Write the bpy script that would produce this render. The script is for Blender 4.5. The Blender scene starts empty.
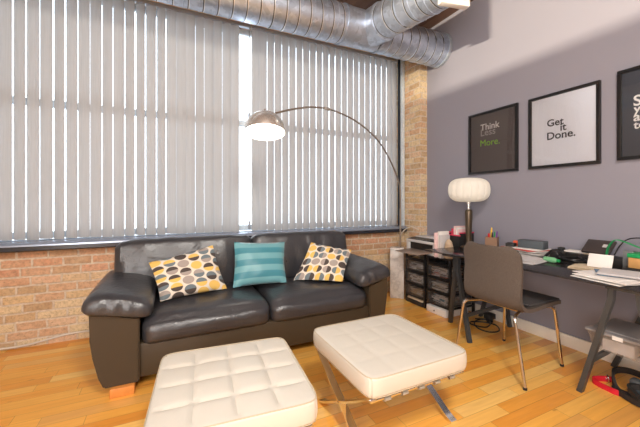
import bpy, bmesh, math, random
from mathutils import Vector, Matrix, noise
random.seed(7)
S = bpy.context.scene
C = S.collection
R = math.radians
PI = math.pi

# ------------------------------------------------------------------ materials
def lin(c):
    out = []
    for v in c[:3]:
        v = v / 255.0
        out.append(v / 12.92 if v <= 0.04045 else ((v + 0.055) / 1.055) ** 2.4)
    return (out[0], out[1], out[2], 1.0)

class Nodes:
    def __init__(s, m):
        s.t = m.node_tree
    def new(s, kind, **kw):
        n = s.t.nodes.new(kind)
        for k, v in kw.items():
            setattr(n, k, v)
        return n
    def link(s, a, b):
        s.t.links.new(a, b)
    def put(s, sock, v):
        if v is None:
            return
        if hasattr(v, 'is_output'):
            s.link(v, sock)
        else:
            sock.default_value = v
    def math(s, op, a, b=None, c=None):
        n = s.new('ShaderNodeMath', operation=op)
        for i, v in enumerate((a, b, c)):
            s.put(n.inputs[i], v)
        return n.outputs[0]
    def mix(s, f, a, b, blend='MIX'):
        n = s.new('ShaderNodeMix', data_type='RGBA', blend_type=blend)
        s.put(n.inputs[0], f); s.put(n.inputs[6], a); s.put(n.inputs[7], b)
        return n.outputs[2]
    def ramp(s, f, stops, const=False):
        n = s.new('ShaderNodeValToRGB')
        e = n.color_ramp.elements
        while len(e) < len(stops):
            e.new(0.5)
        for el, (p, c) in zip(e, stops):
            el.position = p; el.color = c
        if const:
            n.color_ramp.interpolation = 'CONSTANT'
        s.link(f, n.inputs[0])
        return n.outputs[0]
    def noise(s, vec, scale, detail=3, rough=0.5, dims='3D'):
        n = s.new('ShaderNodeTexNoise', noise_dimensions=dims)
        s.put(n.inputs['Vector'], vec)
        n.inputs['Scale'].default_value = scale
        n.inputs['Detail'].default_value = detail
        n.inputs['Roughness'].default_value = rough
        return n.outputs[0]
    def xyz(s, x, y, z):
        n = s.new('ShaderNodeCombineXYZ')
        s.put(n.inputs[0], x); s.put(n.inputs[1], y); s.put(n.inputs[2], z)
        return n.outputs[0]
    def sep(s, v):
        n = s.new('ShaderNodeSeparateXYZ')
        s.link(v, n.inputs[0])
        return n.outputs
    def white(s, vec):
        n = s.new('ShaderNodeTexWhiteNoise', noise_dimensions='3D')
        s.link(vec, n.inputs['Vector'])
        return n.outputs['Value']
    def bump(s, h, strength=0.2, dist=0.01):
        n = s.new('ShaderNodeBump')
        n.inputs['Strength'].default_value = strength
        n.inputs['Distance'].default_value = dist
        s.link(h, n.inputs['Height'])
        return n.outputs[0]
    def pos(s):
        return s.new('ShaderNodeNewGeometry').outputs['Position']
    def obj(s):
        return s.new('ShaderNodeTexCoord').outputs['Object']

def new_mat(name):
    m = bpy.data.materials.new(name)
    m.use_nodes = True
    b = m.node_tree.nodes['Principled BSDF']
    return m, Nodes(m), b

def M(name, col, rough=0.5, metal=0.0, spec=0.5, bump=None, vary=0.0, scale=8, coat=0, emit=None, trans=0):
    m, n, b = new_mat(name)
    b.inputs['Roughness'].default_value = rough
    b.inputs['Metallic'].default_value = metal
    b.inputs['Specular IOR Level'].default_value = spec
    b.inputs['Coat Weight'].default_value = coat
    c = lin(col)
    p = n.obj()
    if vary:
        f = n.noise(p, scale, 4)
        lo = tuple(v * (1 - vary) for v in c[:3]) + (1,)
        hi = tuple(min(1, v * (1 + vary)) for v in c[:3]) + (1,)
        n.link(n.ramp(f, [(0.3, lo), (0.7, hi)]), b.inputs['Base Color'])
    else:
        b.inputs['Base Color'].default_value = c
    if bump:
        n.link(n.bump(n.noise(p, bump[0], 4), bump[1], bump[2] if len(bump) > 2 else 0.005), b.inputs['Normal'])
    if emit:
        b.inputs['Emission Color'].default_value = lin(emit[0])
        b.inputs['Emission Strength'].default_value = emit[1]
    if trans:
        b.inputs['Transmission Weight'].default_value = trans
    return m

def see_through(name, col, clear=0.5, rough=0.2, tint=(1, 1, 1, 1)):
    m, n, b = new_mat(name)
    b.inputs['Base Color'].default_value = lin(col)
    b.inputs['Roughness'].default_value = rough
    t = n.new('ShaderNodeBsdfTransparent'); t.inputs[0].default_value = tint
    mx = n.new('ShaderNodeMixShader'); mx.inputs[0].default_value = clear
    n.link(b.outputs[0], mx.inputs[1]); n.link(t.outputs[0], mx.inputs[2])
    n.link(mx.outputs[0], m.node_tree.nodes['Material Output'].inputs[0])
    return m

def brick_mat():
    m, n, b = new_mat('brick_masonry')
    p = n.pos(); x, y, z = n.sep(p)
    w1 = n.math('MULTIPLY', n.math('SUBTRACT', n.noise(p, 9, 3), 0.5), 0.022)
    w2 = n.math('MULTIPLY', n.math('SUBTRACT', n.noise(p, 23, 3), 0.5), 0.014)
    u = n.math('ADD', n.math('SUBTRACT', x, y), w1)
    v = n.math('ADD', z, n.math('ADD', w2, 0.012))
    BW, BH = 0.203, 0.0735
    row = n.math('FLOOR', n.math('DIVIDE', v, BH))
    rr = n.white(n.xyz(row, 3.3, 0.7))
    sh = n.math('ADD', n.math('MULTIPLY', n.math('MODULO', n.math('ADD', row, 100.0), 2.0), 0.5), n.math('MULTIPLY', rr, 0.3))
    uu = n.math('ADD', n.math('DIVIDE', u, BW), sh)
    col = n.math('FLOOR', uu)
    fu = n.math('MULTIPLY', n.math('FRACT', n.math('ADD', uu, 50.0)), BW)
    fv = n.math('MULTIPLY', n.math('FRACT', n.math('DIVIDE', v, BH)), BH)
    du = n.math('MINIMUM', fu, n.math('SUBTRACT', BW, fu))
    dv = n.math('MINIMUM', fv, n.math('SUBTRACT', BH, fv))
    d = n.math('MINIMUM', du, dv)
    mr = n.new('ShaderNodeMapRange', interpolation_type='SMOOTHSTEP')
    n.link(d, mr.inputs[0]); mr.inputs[1].default_value = 0.0045; mr.inputs[2].default_value = 0.0105
    mask = mr.outputs[0]
    idv = n.white(n.xyz(col, row, 1.7))
    base = n.ramp(idv, [(0.0, lin((212, 164, 128))), (0.16, lin((230, 206, 164))), (0.34, lin((190, 154, 114))), (0.46, lin((232, 208, 168))),
                        (0.62, lin((220, 186, 138))), (0.76, lin((228, 190, 158))), (0.9, lin((204, 168, 124)))], True)
    red = n.ramp(idv, [(0.0, lin((206, 132, 100))), (0.4, lin((184, 128, 94))), (0.7, lin((218, 144, 112)))], True)
    hi = n.new('ShaderNodeMapRange'); n.link(row, hi.inputs[0]); hi.inputs[1].default_value = 6.5; hi.inputs[2].default_value = 8.0
    lo = n.new('ShaderNodeMapRange'); n.link(row, lo.inputs[0]); lo.inputs[1].default_value = 11.0; lo.inputs[2].default_value = 12.0
    band = n.math('MULTIPLY', n.math('SUBTRACT', hi.outputs[0], lo.outputs[0]), 0.75)
    bandx = n.new('ShaderNodeMapRange'); n.link(x, bandx.inputs[0]); bandx.inputs[1].default_value = 2.6; bandx.inputs[2].default_value = 2.8
    bandx.inputs[3].default_value = 1.0; bandx.inputs[4].default_value = 0.0
    base = n.mix(n.math('MULTIPLY', band, bandx.outputs[0]), base, red)
    sp = n.noise(p, 60, 5, 0.7)
    base = n.mix(n.ramp(sp, [(0.54, (0, 0, 0, 1)), (0.70, (1, 1, 1, 1))]), base, lin((146, 112, 80)))
    base = n.mix(n.math('MULTIPLY', n.noise(p, 14, 4), 0.6), base, lin((222, 202, 170)))
    base = n.mix(1.0, base, n.ramp(n.noise(p, 34, 5, 0.65), [(0.3, (0.72, 0.71, 0.70, 1)), (0.58, (1, 1, 1, 1))]), 'MULTIPLY')
    mort = n.ramp(n.noise(p, 40, 4), [(0.3, lin((196, 178, 156))), (0.7, lin((226, 210, 190)))])
    n.link(n.mix(mask, mort, base), b.inputs['Base Color'])
    b.inputs['Roughness'].default_value = 0.9
    h = n.math('ADD', n.math('MULTIPLY', mask, 1.0), n.math('MULTIPLY', sp, 0.4))
    n.link(n.bump(h, 0.6, 0.008), b.inputs['Normal'])
    return m

def plank_mat(name, stops, pw, pl, along='x', rough=0.28, gap=(90, 55, 25), coat=0.0):
    m, n, b = new_mat(name)
    p = n.pos(); x, y, z = n.sep(p)
    if along == 'y':
        x, y = y, x
    yy = n.math('DIVIDE', n.math('ADD', y, 20.0), pw)
    row = n.math('FLOOR', yy)
    rr = n.white(n.xyz(row, 5.1, 2.2))
    ln = n.math('ADD', 0.7, n.math('MULTIPLY', n.white(n.xyz(row, 1.1, 8.2)), 0.6))
    xx = n.math('ADD', n.math('DIVIDE', n.math('ADD', x, 20.0), n.math('MULTIPLY', ln, pl)), n.math('MULTIPLY', rr, 7.0))
    col = n.math('FLOOR', xx)
    idv = n.white(n.xyz(col, row, 4.4))
    base = n.ramp(idv, stops)
    gv = n.xyz(n.math('MULTIPLY', x, 2.2), n.math('MULTIPLY', y, 26.0), n.math('MULTIPLY', idv, 30.0))
    g = n.noise(gv, 1.6, 5, 0.6)
    base = n.mix(n.ramp(g, [(0.35, (0, 0, 0, 1)), (0.75, (1, 1, 1, 1))]), base, n.mix(0.2, base, lin((150, 86, 34)), 'MULTIPLY'))
    kn = n.noise(n.xyz(n.math('MULTIPLY', x, 3.0), n.math('MULTIPLY', y, 9.0), 3.0), 1.3, 2)
    base = n.mix(n.ramp(kn, [(0.72, (0, 0, 0, 1)), (0.8, (1, 1, 1, 1))]), base, lin((150, 88, 40)))
    fy = n.math('FRACT', yy); fx = n.math('FRACT', xx)
    dy = n.math('MULTIPLY', n.math('MINIMUM', fy, n.math('SUBTRACT', 1.0, fy)), pw)
    dx = n.math('MULTIPLY', n.math('MINIMUM', fx, n.math('SUBTRACT', 1.0, fx)), pl)
    d = n.math('MINIMUM', dx, dy)
    mr = n.new('ShaderNodeMapRange'); n.link(d, mr.inputs[0]); mr.inputs[1].default_value = 0.0004; mr.inputs[2].default_value = 0.0016
    n.link(n.mix(mr.outputs[0], n.mix(0.55, base, lin(gap)), base), b.inputs['Base Color'])
    b.inputs['Roughness'].default_value = rough
    b.inputs['Coat Weight'].default_value = coat
    n.link(n.bump(n.math('ADD', mr.outputs[0], n.math('MULTIPLY', g, 0.25)), 0.12, 0.002), b.inputs['Normal'])
    return m

def leather_mat(name, col, rough, bumpd=1.0, spec=0.75):
    m, n, b = new_mat(name)
    p = n.pos()
    b.inputs['Base Color'].default_value = lin(col)
    b.inputs['Specular IOR Level'].default_value = spec
    f = n.noise(p, 6, 3)
    n.link(n.math('ADD', rough - 0.08, n.math('MULTIPLY', f, 0.16)), b.inputs['Roughness'])
    wr = n.noise(p, 13, 4, 0.6)
    ridge = n.math('ABSOLUTE', n.math('SUBTRACT', wr, 0.5))
    grain = n.noise(p, 220, 2)
    h = n.math('ADD', n.math('MULTIPLY', ridge, 0.9), n.math('MULTIPLY', grain, 0.06))
    n.link(n.bump(h, 0.42 * bumpd, 0.02), b.inputs['Normal'])
    return m

def circles_mat(turn):
    m, n, b = new_mat('half_circle_print_fabric')
    uv = n.new('ShaderNodeUVMap').outputs[0]
    u, v, _ = n.sep(uv)
    if turn:
        u, v = v, u
    NU, NV = 5.3, 4.9
    uu = n.math('ADD', n.math('MULTIPLY', u, NU), 10.2)
    col = n.math('FLOOR', uu)
    vv = n.math('ADD', n.math('ADD', n.math('MULTIPLY', v, NV), 10.0), n.math('MULTIPLY', n.math('MODULO', col, 2.0), 0.5))
    row = n.math('FLOOR', vv)
    fu = n.math('SUBTRACT', n.math('FRACT', uu), 0.5)
    fv = n.math('SUBTRACT', n.math('FRACT', vv), 0.5)
    du = n.math('MULTIPLY', fu, 1.0); dv = n.math('MULTIPLY', fv, 1.02)
    r = n.math('SQRT', n.math('ADD', n.math('MULTIPLY', du, du), n.math('MULTIPLY', dv, dv)))
    mask = n.math('LESS_THAN', r, 0.47)
    up = n.math('GREATER_THAN', fv, 0.0)
    half = n.math('ADD', row, n.math('MULTIPLY', up, 0.5))
    k = n.white(n.xyz(col, half, 9.1))
    pal = [(0.0, lin((232, 192, 104))), (0.28, lin((112, 124, 130))), (0.55, lin((168, 156, 148))), (0.78, lin((78, 68, 64)))]
    c = n.ramp(k, pal, True)
    n.link(n.mix(mask, lin((226, 216, 202)), c), b.inputs['Base Color'])
    b.inputs['Roughness'].default_value = 0.85
    n.link(n.bump(n.noise(n.obj(), 150, 2), 0.2, 0.003), b.inputs['Normal'])
    return m

def stripes_mat():
    m, n, b = new_mat('teal_satin_stripe')
    uv = n.new('ShaderNodeUVMap').outputs[0]
    u, v, _ = n.sep(uv)
    s = n.math('ADD', n.math('MULTIPLY', v, 3.55), 0.5)
    f = n.math('FRACT', s)
    c = n.ramp(f, [(0.0, lin((58, 130, 146))), (0.46, lin((64, 136, 150))), (0.5, lin((104, 162, 172))), (0.96, lin((112, 168, 176))), (1.0, lin((58, 130, 146)))])
    n.link(c, b.inputs['Base Color'])
    b.inputs['Roughness'].default_value = 0.42
    b.inputs['Sheen Weight'].default_value = 0.3
    n.link(n.bump(n.noise(n.obj(), 18, 3), 0.25, 0.01), b.inputs['Normal'])
    return m

def galv_mat(axis=None):
    m, n, b = new_mat('galvanised_steel')
    p = n.pos()
    v = n.new('ShaderNodeTexVoronoi'); n.link(p, v.inputs['Vector']); v.inputs['Scale'].default_value = 26
    c = n.ramp(n.sep(v.outputs['Color'])[0], [(0.0, lin((176, 188, 206))), (1.0, lin((204, 216, 234)))])
    if axis is not None:
        q = n.sep(p)
        t = n.math('DIVIDE', n.math('ADD', q[axis], n.math('MULTIPLY', q[2], 0.12)), 0.118)
        fr = n.math('FRACT', n.math('ADD', t, 100.0))
        line = n.math('LESS_THAN', fr, 0.075)
        c = n.mix(line, c, lin((92, 94, 98)))
        edge = n.math('MULTIPLY', n.math('GREATER_THAN', fr, 0.075), n.math('LESS_THAN', fr, 0.13))
        c = n.mix(edge, c, lin((232, 236, 240)))
    n.link(c, b.inputs['Base Color'])
    b.inputs['Metallic'].default_value = 0.8
    n.link(n.math('ADD', 0.32, n.math('MULTIPLY', n.noise(p, 7, 4), 0.14)), b.inputs['Roughness'])
    n.link(n.bump(n.noise(p, 6, 2), 0.05, 0.02), b.inputs['Normal'])
    return m

def vane_mat():
    m, n, b = new_mat('blind_fabric')
    p = n.obj(); x, y, z = n.sep(p)
    g = n.noise(n.xyz(n.math('MULTIPLY', x, 90.0), n.math('MULTIPLY', y, 90.0), n.math('MULTIPLY', z, 2.0)), 2.0, 3)
    c = n.ramp(g, [(0.3, lin((167, 167, 168))), (0.7, lin((177, 177, 178)))])
    d = n.new('ShaderNodeBsdfDiffuse'); n.link(c, d.inputs[0])
    t = n.new('ShaderNodeBsdfTranslucent'); t.inputs[0].default_value = lin((222, 218, 214))
    mx = n.new('ShaderNodeMixShader'); mx.inputs[0].default_value = 0.14
    n.link(d.outputs[0], mx.inputs[1]); n.link(t.outputs[0], mx.inputs[2])
    n.link(mx.outputs[0], m.node_tree.nodes['Material Output'].inputs[0])
    return m

def shade_mat():
    m, n, b = new_mat('lamp_shade_fabric')
    d = n.new('ShaderNodeBsdfDiffuse'); d.inputs[0].default_value = lin((250, 248, 242))
    t = n.new('ShaderNodeBsdfTranslucent'); t.inputs[0].default_value = lin((252, 250, 242))
    mx = n.new('ShaderNodeMixShader'); mx.inputs[0].default_value = 0.45
    n.link(d.outputs[0], mx.inputs[1]); n.link(t.outputs[0], mx.inputs[2])
    n.link(mx.outputs[0], m.node_tree.nodes['Material Output'].inputs[0])
    return m

def glass_mat(name, tint=(1, 1, 1, 1), rough=0.02, ior=1.45):
    m, n, b = new_mat(name)
    t = n.new('ShaderNodeBsdfTransparent'); t.inputs[0].default_value = tint
    g = n.new('ShaderNodeBsdfGlossy'); g.inputs['Roughness'].default_value = rough
    fr = n.new('ShaderNodeFresnel'); fr.inputs[0].default_value = ior
    mx = n.new('ShaderNodeMixShader')
    n.link(fr.outputs[0], mx.inputs[0]); n.link(t.outputs[0], mx.inputs[1]); n.link(g.outputs[0], mx.inputs[2])
    n.link(mx.outputs[0], m.node_tree.nodes['Material Output'].inputs[0])
    return m

def marble_mat():
    m, n, b = new_mat('white_marble')
    p = n.obj()
    f = n.noise(p, 5, 6, 0.65)
    r = n.math('ABSOLUTE', n.math('SUBTRACT', f, 0.5))
    n.link(n.ramp(r, [(0.0, lin((192, 186, 182))), (0.05, lin((214, 208, 203))), (0.2, lin((230, 224, 218)))]), b.inputs['Base Color'])
    b.inputs['Roughness'].default_value = 0.35
    return m

def tweed_mat(name, c1, c2):
    m, n, b = new_mat(name)
    f = n.noise(n.obj(), 260, 3, 0.7)
    n.link(n.ramp(f, [(0.35, lin(c1)), (0.65, lin(c2))]), b.inputs['Base Color'])
    b.inputs['Roughness'].default_value = 0.9
    n.link(n.bump(f, 0.3, 0.002), b.inputs['Normal'])
    return m

BRICK = brick_mat()
FLOOR = plank_mat('maple_floor', [(0.0, lin((238, 160, 66))), (0.25, lin((252, 182, 80))), (0.55, lin((254, 192, 92))), (0.85, lin((255, 208, 122))), (1.0, lin((226, 146, 56)))], 0.083, 0.62, coat=0.15)
TIMBER = plank_mat('dark_timber_ceiling', [(0.0, lin((96, 74, 66))), (0.6, lin((126, 98, 86))), (1.0, lin((80, 62, 56)))], 0.14, 2.4, 'y', 0.6, (40, 28, 22))
MAUVE = M('mauve_wall_paint', (143, 142, 154), 0.75, spec=0.25, bump=(60, 0.04))
WHITEWALL = M('white_wall_paint', (226, 220, 212), 0.8)
CREAMTRIM = M('cream_trim_paint', (246, 241, 230), 0.5, vary=0.03)
SILLM = M('dark_sill_front_shade', (38, 42, 52), 0.2, spec=0.8)  # dark navy sill with its front shadow put into the colour
SILLTOP = M('blue_grey_sill_sheen', (160, 170, 188), 0.25, metal=0.55)  # reflected light on the sill's upper edge, given as a lighter colour
FRAMEPAINT = M('chipped_white_paint', (206, 218, 226), 0.5, vary=0.12, scale=40)
DARKGAP = M('dark_gap_strip', (34, 42, 52), 0.4)
GLASS = glass_mat('window_glass')
VANE = vane_mat()
RAIL = M('grey_rail', (168, 176, 186), 0.4, metal=0.3)
CLEARPL = see_through('clear_rod', (206, 222, 232), 0.35, 0.1)
LEATHER = leather_mat('dark_brown_leather', (54, 54, 58), 0.31, 1.0)
LEATHER2 = leather_mat('smooth_dark_leather', (70, 59, 45), 0.5, 0.2, 0.3)
WOODFOOT = M('orange_wood', (216, 140, 70), 0.4, vary=0.12, scale=14)
CREAM = leather_mat('cream_leather', (214, 208, 196), 0.45, 0.22, 0.4)
PIPING = M('tan_piping', (196, 182, 156), 0.5)
CHROME = M('chrome', (236, 236, 238), 0.14, metal=1.0)
CHROME2 = M('satin_chrome', (214, 206, 196), 0.17, metal=1.0)
BRUSH = M('brushed_nickel', (228, 225, 220), 0.26, metal=0.8, bump=(60, 0.05))
ARMM = M('dull_nickel', (150, 138, 126), 0.35, metal=0.7)
BULB = M('glowing_diffuser', (255, 250, 240), 0.5, emit=((255, 248, 236), 7.0))
SHADE = shade_mat()
BRONZE = M('dark_bronze', (92, 80, 66), 0.3, metal=0.6)
FRAMEB = M('black_frame', (24, 23, 25), 0.3)
POSTERGLASS = glass_mat('picture_glass', rough=0.015, ior=1.6)
BLACKGLASS = see_through('black_glass', (58, 56, 58), 0.42, 0.07, (0.75, 0.75, 0.77, 1))
STEELG = M('dark_grey_steel', (74, 78, 82), 0.4, metal=0.3)
TWEED = tweed_mat('charcoal_tweed', (76, 67, 61), (102, 92, 85))
TWEEDD = tweed_mat('seat_tweed', (56, 53, 54), (80, 76, 76))
RUBBER = M('black_rubber', (28, 28, 29), 0.6)
BLACKP = M('black_plastic', (30, 29, 30), 0.4)
BLACKM = M('matte_black_plastic', (40, 39, 39), 0.6)
SMOKE = see_through('smoky_plastic', (96, 94, 94), 0.74, 0.3)
SILVERP = M('silver_plastic', (206, 204, 204), 0.35)
WHITEP = M('white_plastic', (230, 228, 226), 0.4)
PAPER = M('white_paper', (232, 228, 224), 0.8, vary=0.04)
PAPERG = M('grey_white_paper', (204, 200, 200), 0.8, vary=0.05)
PAPERB = M('beige_paper', (214, 196, 168), 0.8, vary=0.06)
PAPERBL = M('blue_printed_paper', (96, 130, 158), 0.7, vary=0.2, scale=20)
PAPERR = M('red_printed_paper', (190, 70, 62), 0.7, vary=0.2, scale=20)
PINK = M('pink_card', (214, 60, 92), 0.6)
PALEPINK = M('pale_pink_paper', (232, 200, 200), 0.8, vary=0.12, scale=60)
KRAFT = M('brown_card', (150, 118, 96), 0.75, vary=0.05)
GREYBOX = M('blue_grey_card', (78, 86, 92), 0.6)
GREYP = M('mid_grey_plastic', (122, 124, 126), 0.5)
DARKBROWN = M('dark_brown_plastic', (64, 56, 55), 0.45)
TRAYM = M('brown_grey_plastic', (140, 122, 110), 0.5)
GREEN = M('bright_green', (22, 150, 84), 0.5)
GREENPL = see_through('pale_green_plastic', (128, 196, 146), 0.25, 0.15)
ORANGE = M('bright_orange', (226, 92, 56), 0.5)
RED = M('red_webbing', (206, 24, 48), 0.55, bump=(200, 0.2))
WEB = M('black_webbing', (38, 34, 34), 0.75, bump=(200, 0.3))
BEIGE = M('beige_cloth', (196, 172, 146), 0.9, bump=(40, 0.4))
WOODBOX = M('light_wood', (206, 156, 96), 0.5, vary=0.1)
GREYCORD = M('grey_cord', (214, 206, 194), 0.6)
BINPL = see_through('clear_bin_plastic', (206, 198, 192), 0.74, 0.25)
LIDPL = see_through('frosted_lid_plastic', (176, 172, 172), 0.35, 0.3)
MARBLE = marble_mat()
def pages_mat(name, stops, seed):
    m, n, b = new_mat(name)
    x, y, z = n.sep(n.pos())
    k = n.white(n.xyz(seed, n.math('FLOOR', n.math('MULTIPLY', y, 14.0)), n.math('FLOOR', n.math('MULTIPLY', z, 170.0))))
    n.link(n.ramp(k, stops, True), b.inputs['Base Color']); b.inputs['Roughness'].default_value = 0.8
    return m
PAGES = [pages_mat('mixed_pages', [(0, lin((236, 232, 228))), (0.4, lin((176, 172, 172))), (0.62, lin((226, 206, 178))), (0.75, lin((240, 236, 232))), (0.92, lin((120, 110, 106)))], 1.5),
         pages_mat('mixed_red_pages', [(0, lin((236, 230, 226))), (0.35, lin((176, 168, 166))), (0.6, lin((196, 96, 78))), (0.75, lin((240, 232, 226))), (0.9, lin((120, 100, 96)))], 3.5),
         pages_mat('mixed_blue_pages', [(0, lin((236, 232, 230))), (0.35, lin((176, 178, 182))), (0.6, lin((88, 142, 168))), (0.78, lin((240, 236, 232))), (0.92, lin((110, 110, 116)))], 5.5),
         pages_mat('mixed_brown_pages', [(0, lin((226, 200, 160))), (0.45, lin((196, 160, 120))), (0.7, lin((236, 226, 214))), (0.9, lin((140, 116, 92)))], 7.5)]
GALV = galv_mat()
GALVX = galv_mat(0)
GALVY = galv_mat(1)
CIRC = circles_mat(False)
CIRCT = circles_mat(True)
TEAL = stripes_mat()
YELLOW = M('yellow_pencil', (240, 196, 60), 0.5)
BLUEP = M('blue_pen', (60, 84, 190), 0.4)
PURPLE = M('purple_pen', (120, 66, 150), 0.4)

# ------------------------------------------------------------------ mesh helpers
def BM():
    return bmesh.new()

def box(bm, x0, x1, y0, y1, z0, z1, bev=0.0, mat=None, seg=2):
    g = bmesh.ops.create_cube(bm, size=1.0)
    vs = g['verts']
    c = Vector(((x0 + x1) / 2, (y0 + y1) / 2, (z0 + z1) / 2))
    s = Vector((x1 - x0, y1 - y0, z1 - z0))
    for v in vs:
        v.co = Vector((v.co.x * s.x, v.co.y * s.y, v.co.z * s.z)) + c
    if bev:
        es = list({e for v in vs for e in v.link_edges})
        r = bmesh.ops.bevel(bm, geom=es, offset=bev, segments=seg, profile=0.5, affect='EDGES')
        vs = list({v for f in r['faces'] for v in f.verts} | {v for v in vs if v.is_valid})
    if mat is not None:
        for v in vs:
            v.co = mat @ v.co
    return vs

def rot_about(c, rz=0.0, rx=0.0, ry=0.0):
    c = Vector(c)
    return Matrix.Translation(c) @ Matrix.Rotation(rz, 4, 'Z') @ Matrix.Rotation(ry, 4, 'Y') @ Matrix.Rotation(rx, 4, 'X') @ Matrix.Translation(-c)

def sweep(bm, pts, section, up=None, caps=True, closed=False, scale=None):
    pts = [Vector(p) for p in pts]
    n = len(pts); rings = []
    prev = None
    for i, p in enumerate(pts):
        if closed:
            t = (pts[(i + 1) % n] - pts[i - 1]).normalized()
        else:
            t = (pts[min(i + 1, n - 1)] - pts[max(i - 1, 0)]).normalized()
        if up is not None:
            side = t.cross(Vector(up))
            if side.length < 1e-4:
                side = prev if prev is not None else t.orthogonal()
            side.normalize()
        else:
            if prev is None:
                side = t.orthogonal().normalized()
            else:
                side = (prev - t * prev.dot(t)).normalized()
        prev = side
        n2 = side.cross(t).normalized()
        k = scale[i] if scale else 1.0
        rings.append([bm.verts.new(p + side * a * k + n2 * b * k) for a, b in section])
    m = len(section)
    rng = range(n) if closed else range(n - 1)
    for i in rng:
        A, B = rings[i], rings[(i + 1) % n]
        for j in range(m):
            bm.faces.new((A[j], A[(j + 1) % m], B[(j + 1) % m], B[j]))
    if caps and not closed:
        bm.faces.new(rings[0][::-1]); bm.faces.new(rings[-1])

def circ(r, n=8):
    return [(r * math.cos(2 * PI * i / n), r * math.sin(2 * PI * i / n)) for i in range(n)]

def rect(w, d):
    return [(-w / 2, -d / 2), (w / 2, -d / 2), (w / 2, d / 2), (-w / 2, d / 2)]

def tube(bm, pts, r, n=8, closed=False, scale=None):
    sweep(bm, pts, circ(r, n), None, True, closed, scale)

def spline(pts, k=6, closed=False):
    P = [Vector(p) for p in pts]; n = len(P); out = []
    for i in range(n if closed else n - 1):
        if closed:
            p0, p1, p2, p3 = P[i - 1], P[i], P[(i + 1) % n], P[(i + 2) % n]
        else:
            p0 = P[max(i - 1, 0)]; p1 = P[i]; p2 = P[i + 1]; p3 = P[min(i + 2, n - 1)]
        for j in range(k):
            t = j / k
            out.append(0.5 * ((2 * p1) + (p2 - p0) * t + (2 * p0 - 5 * p1 + 4 * p2 - p3) * t * t + (3 * p1 - p0 - 3 * p2 + p3) * t ** 3))
    if not closed:
        out.append(P[-1])
    return out

def lathe(bm, prof, c, n=32, mat=None, ribs=None):
    c = Vector(c); rings = []
    for r, z in prof:
        if r < 1e-6:
            rings.append([bm.verts.new((0, 0, z))])
        else:
            ring = []
            for i in range(n):
                a = 2 * PI * i / n
                k = ribs(a) if ribs else 1.0
                ring.append(bm.verts.new((r * k * math.cos(a), r * k * math.sin(a), z)))
            rings.append(ring)
    for A, B in zip(rings, rings[1:]):
        for i in range(n):
            j = (i + 1) % n
            if len(A) == 1 and len(B) == 1:
                continue
            if len(A) == 1:
                bm.faces.new((A[0], B[j], B[i]))
            elif len(B) == 1:
                bm.faces.new((A[i], A[j], B[0]))
            else:
                bm.faces.new((A[i], A[j], B[j], B[i]))
    T = Matrix.Translation(c) @ (mat if mat else Matrix.Identity(4))
    for ring in rings:
        for v in ring:
            v.co = T @ v.co

def prism(bm, pts, plane, a, b):
    def mk(p, d):
        if plane == 'xz': return (p[0], d, p[1])
        if plane == 'yz': return (d, p[0], p[1])
        return (p[0], p[1], d)
    A = [bm.verts.new(mk(p, a)) for p in pts]
    B = [bm.verts.new(mk(p, b)) for p in pts]
    n = len(pts)
    bm.faces.new(A); bm.faces.new(B[::-1])
    for i in range(n):
        bm.faces.new((A[i], B[i], B[(i + 1) % n], A[(i + 1) % n]))
    return A + B

def soft(bm, c, s, r, n=14, fn=None, mat=None):
    """rounded box on a dense grid; fn(u, v, w, p) may move the vertex p; u v w in -1..1"""
    c = Vector(c); h = Vector(s) / 2
    grid = {}
    rr = min(r, h.x, h.y, h.z)
    def vert(i, j, k):
        key = (i, j, k)
        if key in grid: return grid[key]
        q = Vector((2 * i / n - 1, 2 * j / n - 1, 2 * k / n - 1))
        p = Vector((q.x * h.x, q.y * h.y, q.z * h.z))
        inn = Vector([max(-(h[a] - rr), min(h[a] - rr, p[a])) for a in range(3)])
        d = p - inn
        if d.length > 1e-7:
            p = inn + d.normalized() * rr
        if fn:
            p = fn(q.x, q.y, q.z, p)
        p = p + c
        if mat is not None: p = mat @ p
        grid[key] = bm.verts.new(p)
        return grid[key]
    for a in range(n):
        for b in range(n):
            for k, flip in ((0, True), (n, False)):
                for f in ([(a, b, k), (a + 1, b, k), (a + 1, b + 1, k), (a, b + 1, k)],
                          [(k, a, b), (k, a + 1, b), (k, a + 1, b + 1), (k, a, b + 1)],
                          [(b, k, a), (b, k, a + 1), (b + 1, k, a + 1), (b + 1, k, a)]):
                    vs = [vert(*t) for t in f]
                    bm.faces.new(vs[::-1] if flip else vs)

# ------------------------------------------------------------------ objects
def mesh(name, bm, mat, smooth=True, ang=35):
    bmesh.ops.recalc_face_normals(bm, faces=bm.faces)
    me = bpy.data.meshes.new(name)
    bm.to_mesh(me); bm.free()
    if smooth:
        me.polygons.foreach_set('use_smooth', [True] * len(me.polygons))
        me.set_sharp_from_angle(angle=R(ang))
    me.materials.append(mat)
    o = bpy.data.objects.new(name, me)
    C.objects.link(o)
    return o

def shift(o, d):
    o.data.transform(Matrix.Translation(-Vector(d)))

def tag(o, label=None, cat=None, group=None):
    if label: o['label'] = label
    if cat: o['category'] = cat
    if group: o['group'] = group
    return o

def struct(name, bm, mat, smooth=True):
    o = mesh(name, bm, mat, smooth)
    o['kind'] = 'structure'
    return o

def thing(name, label, cat, loc=(0, 0, 0), group=None):
    o = bpy.data.objects.new(name, None)
    o.empty_display_size = 0.1
    C.objects.link(o); o.location = loc
    return tag(o, label, cat, group)

def part(name, bm, mat, root, parent=None, label=None, smooth=True, ang=35):
    o = mesh(name, bm, mat, smooth, ang)
    shift(o, root.location)
    o.parent = parent or root
    if label: o['label'] = label
    return o

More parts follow.
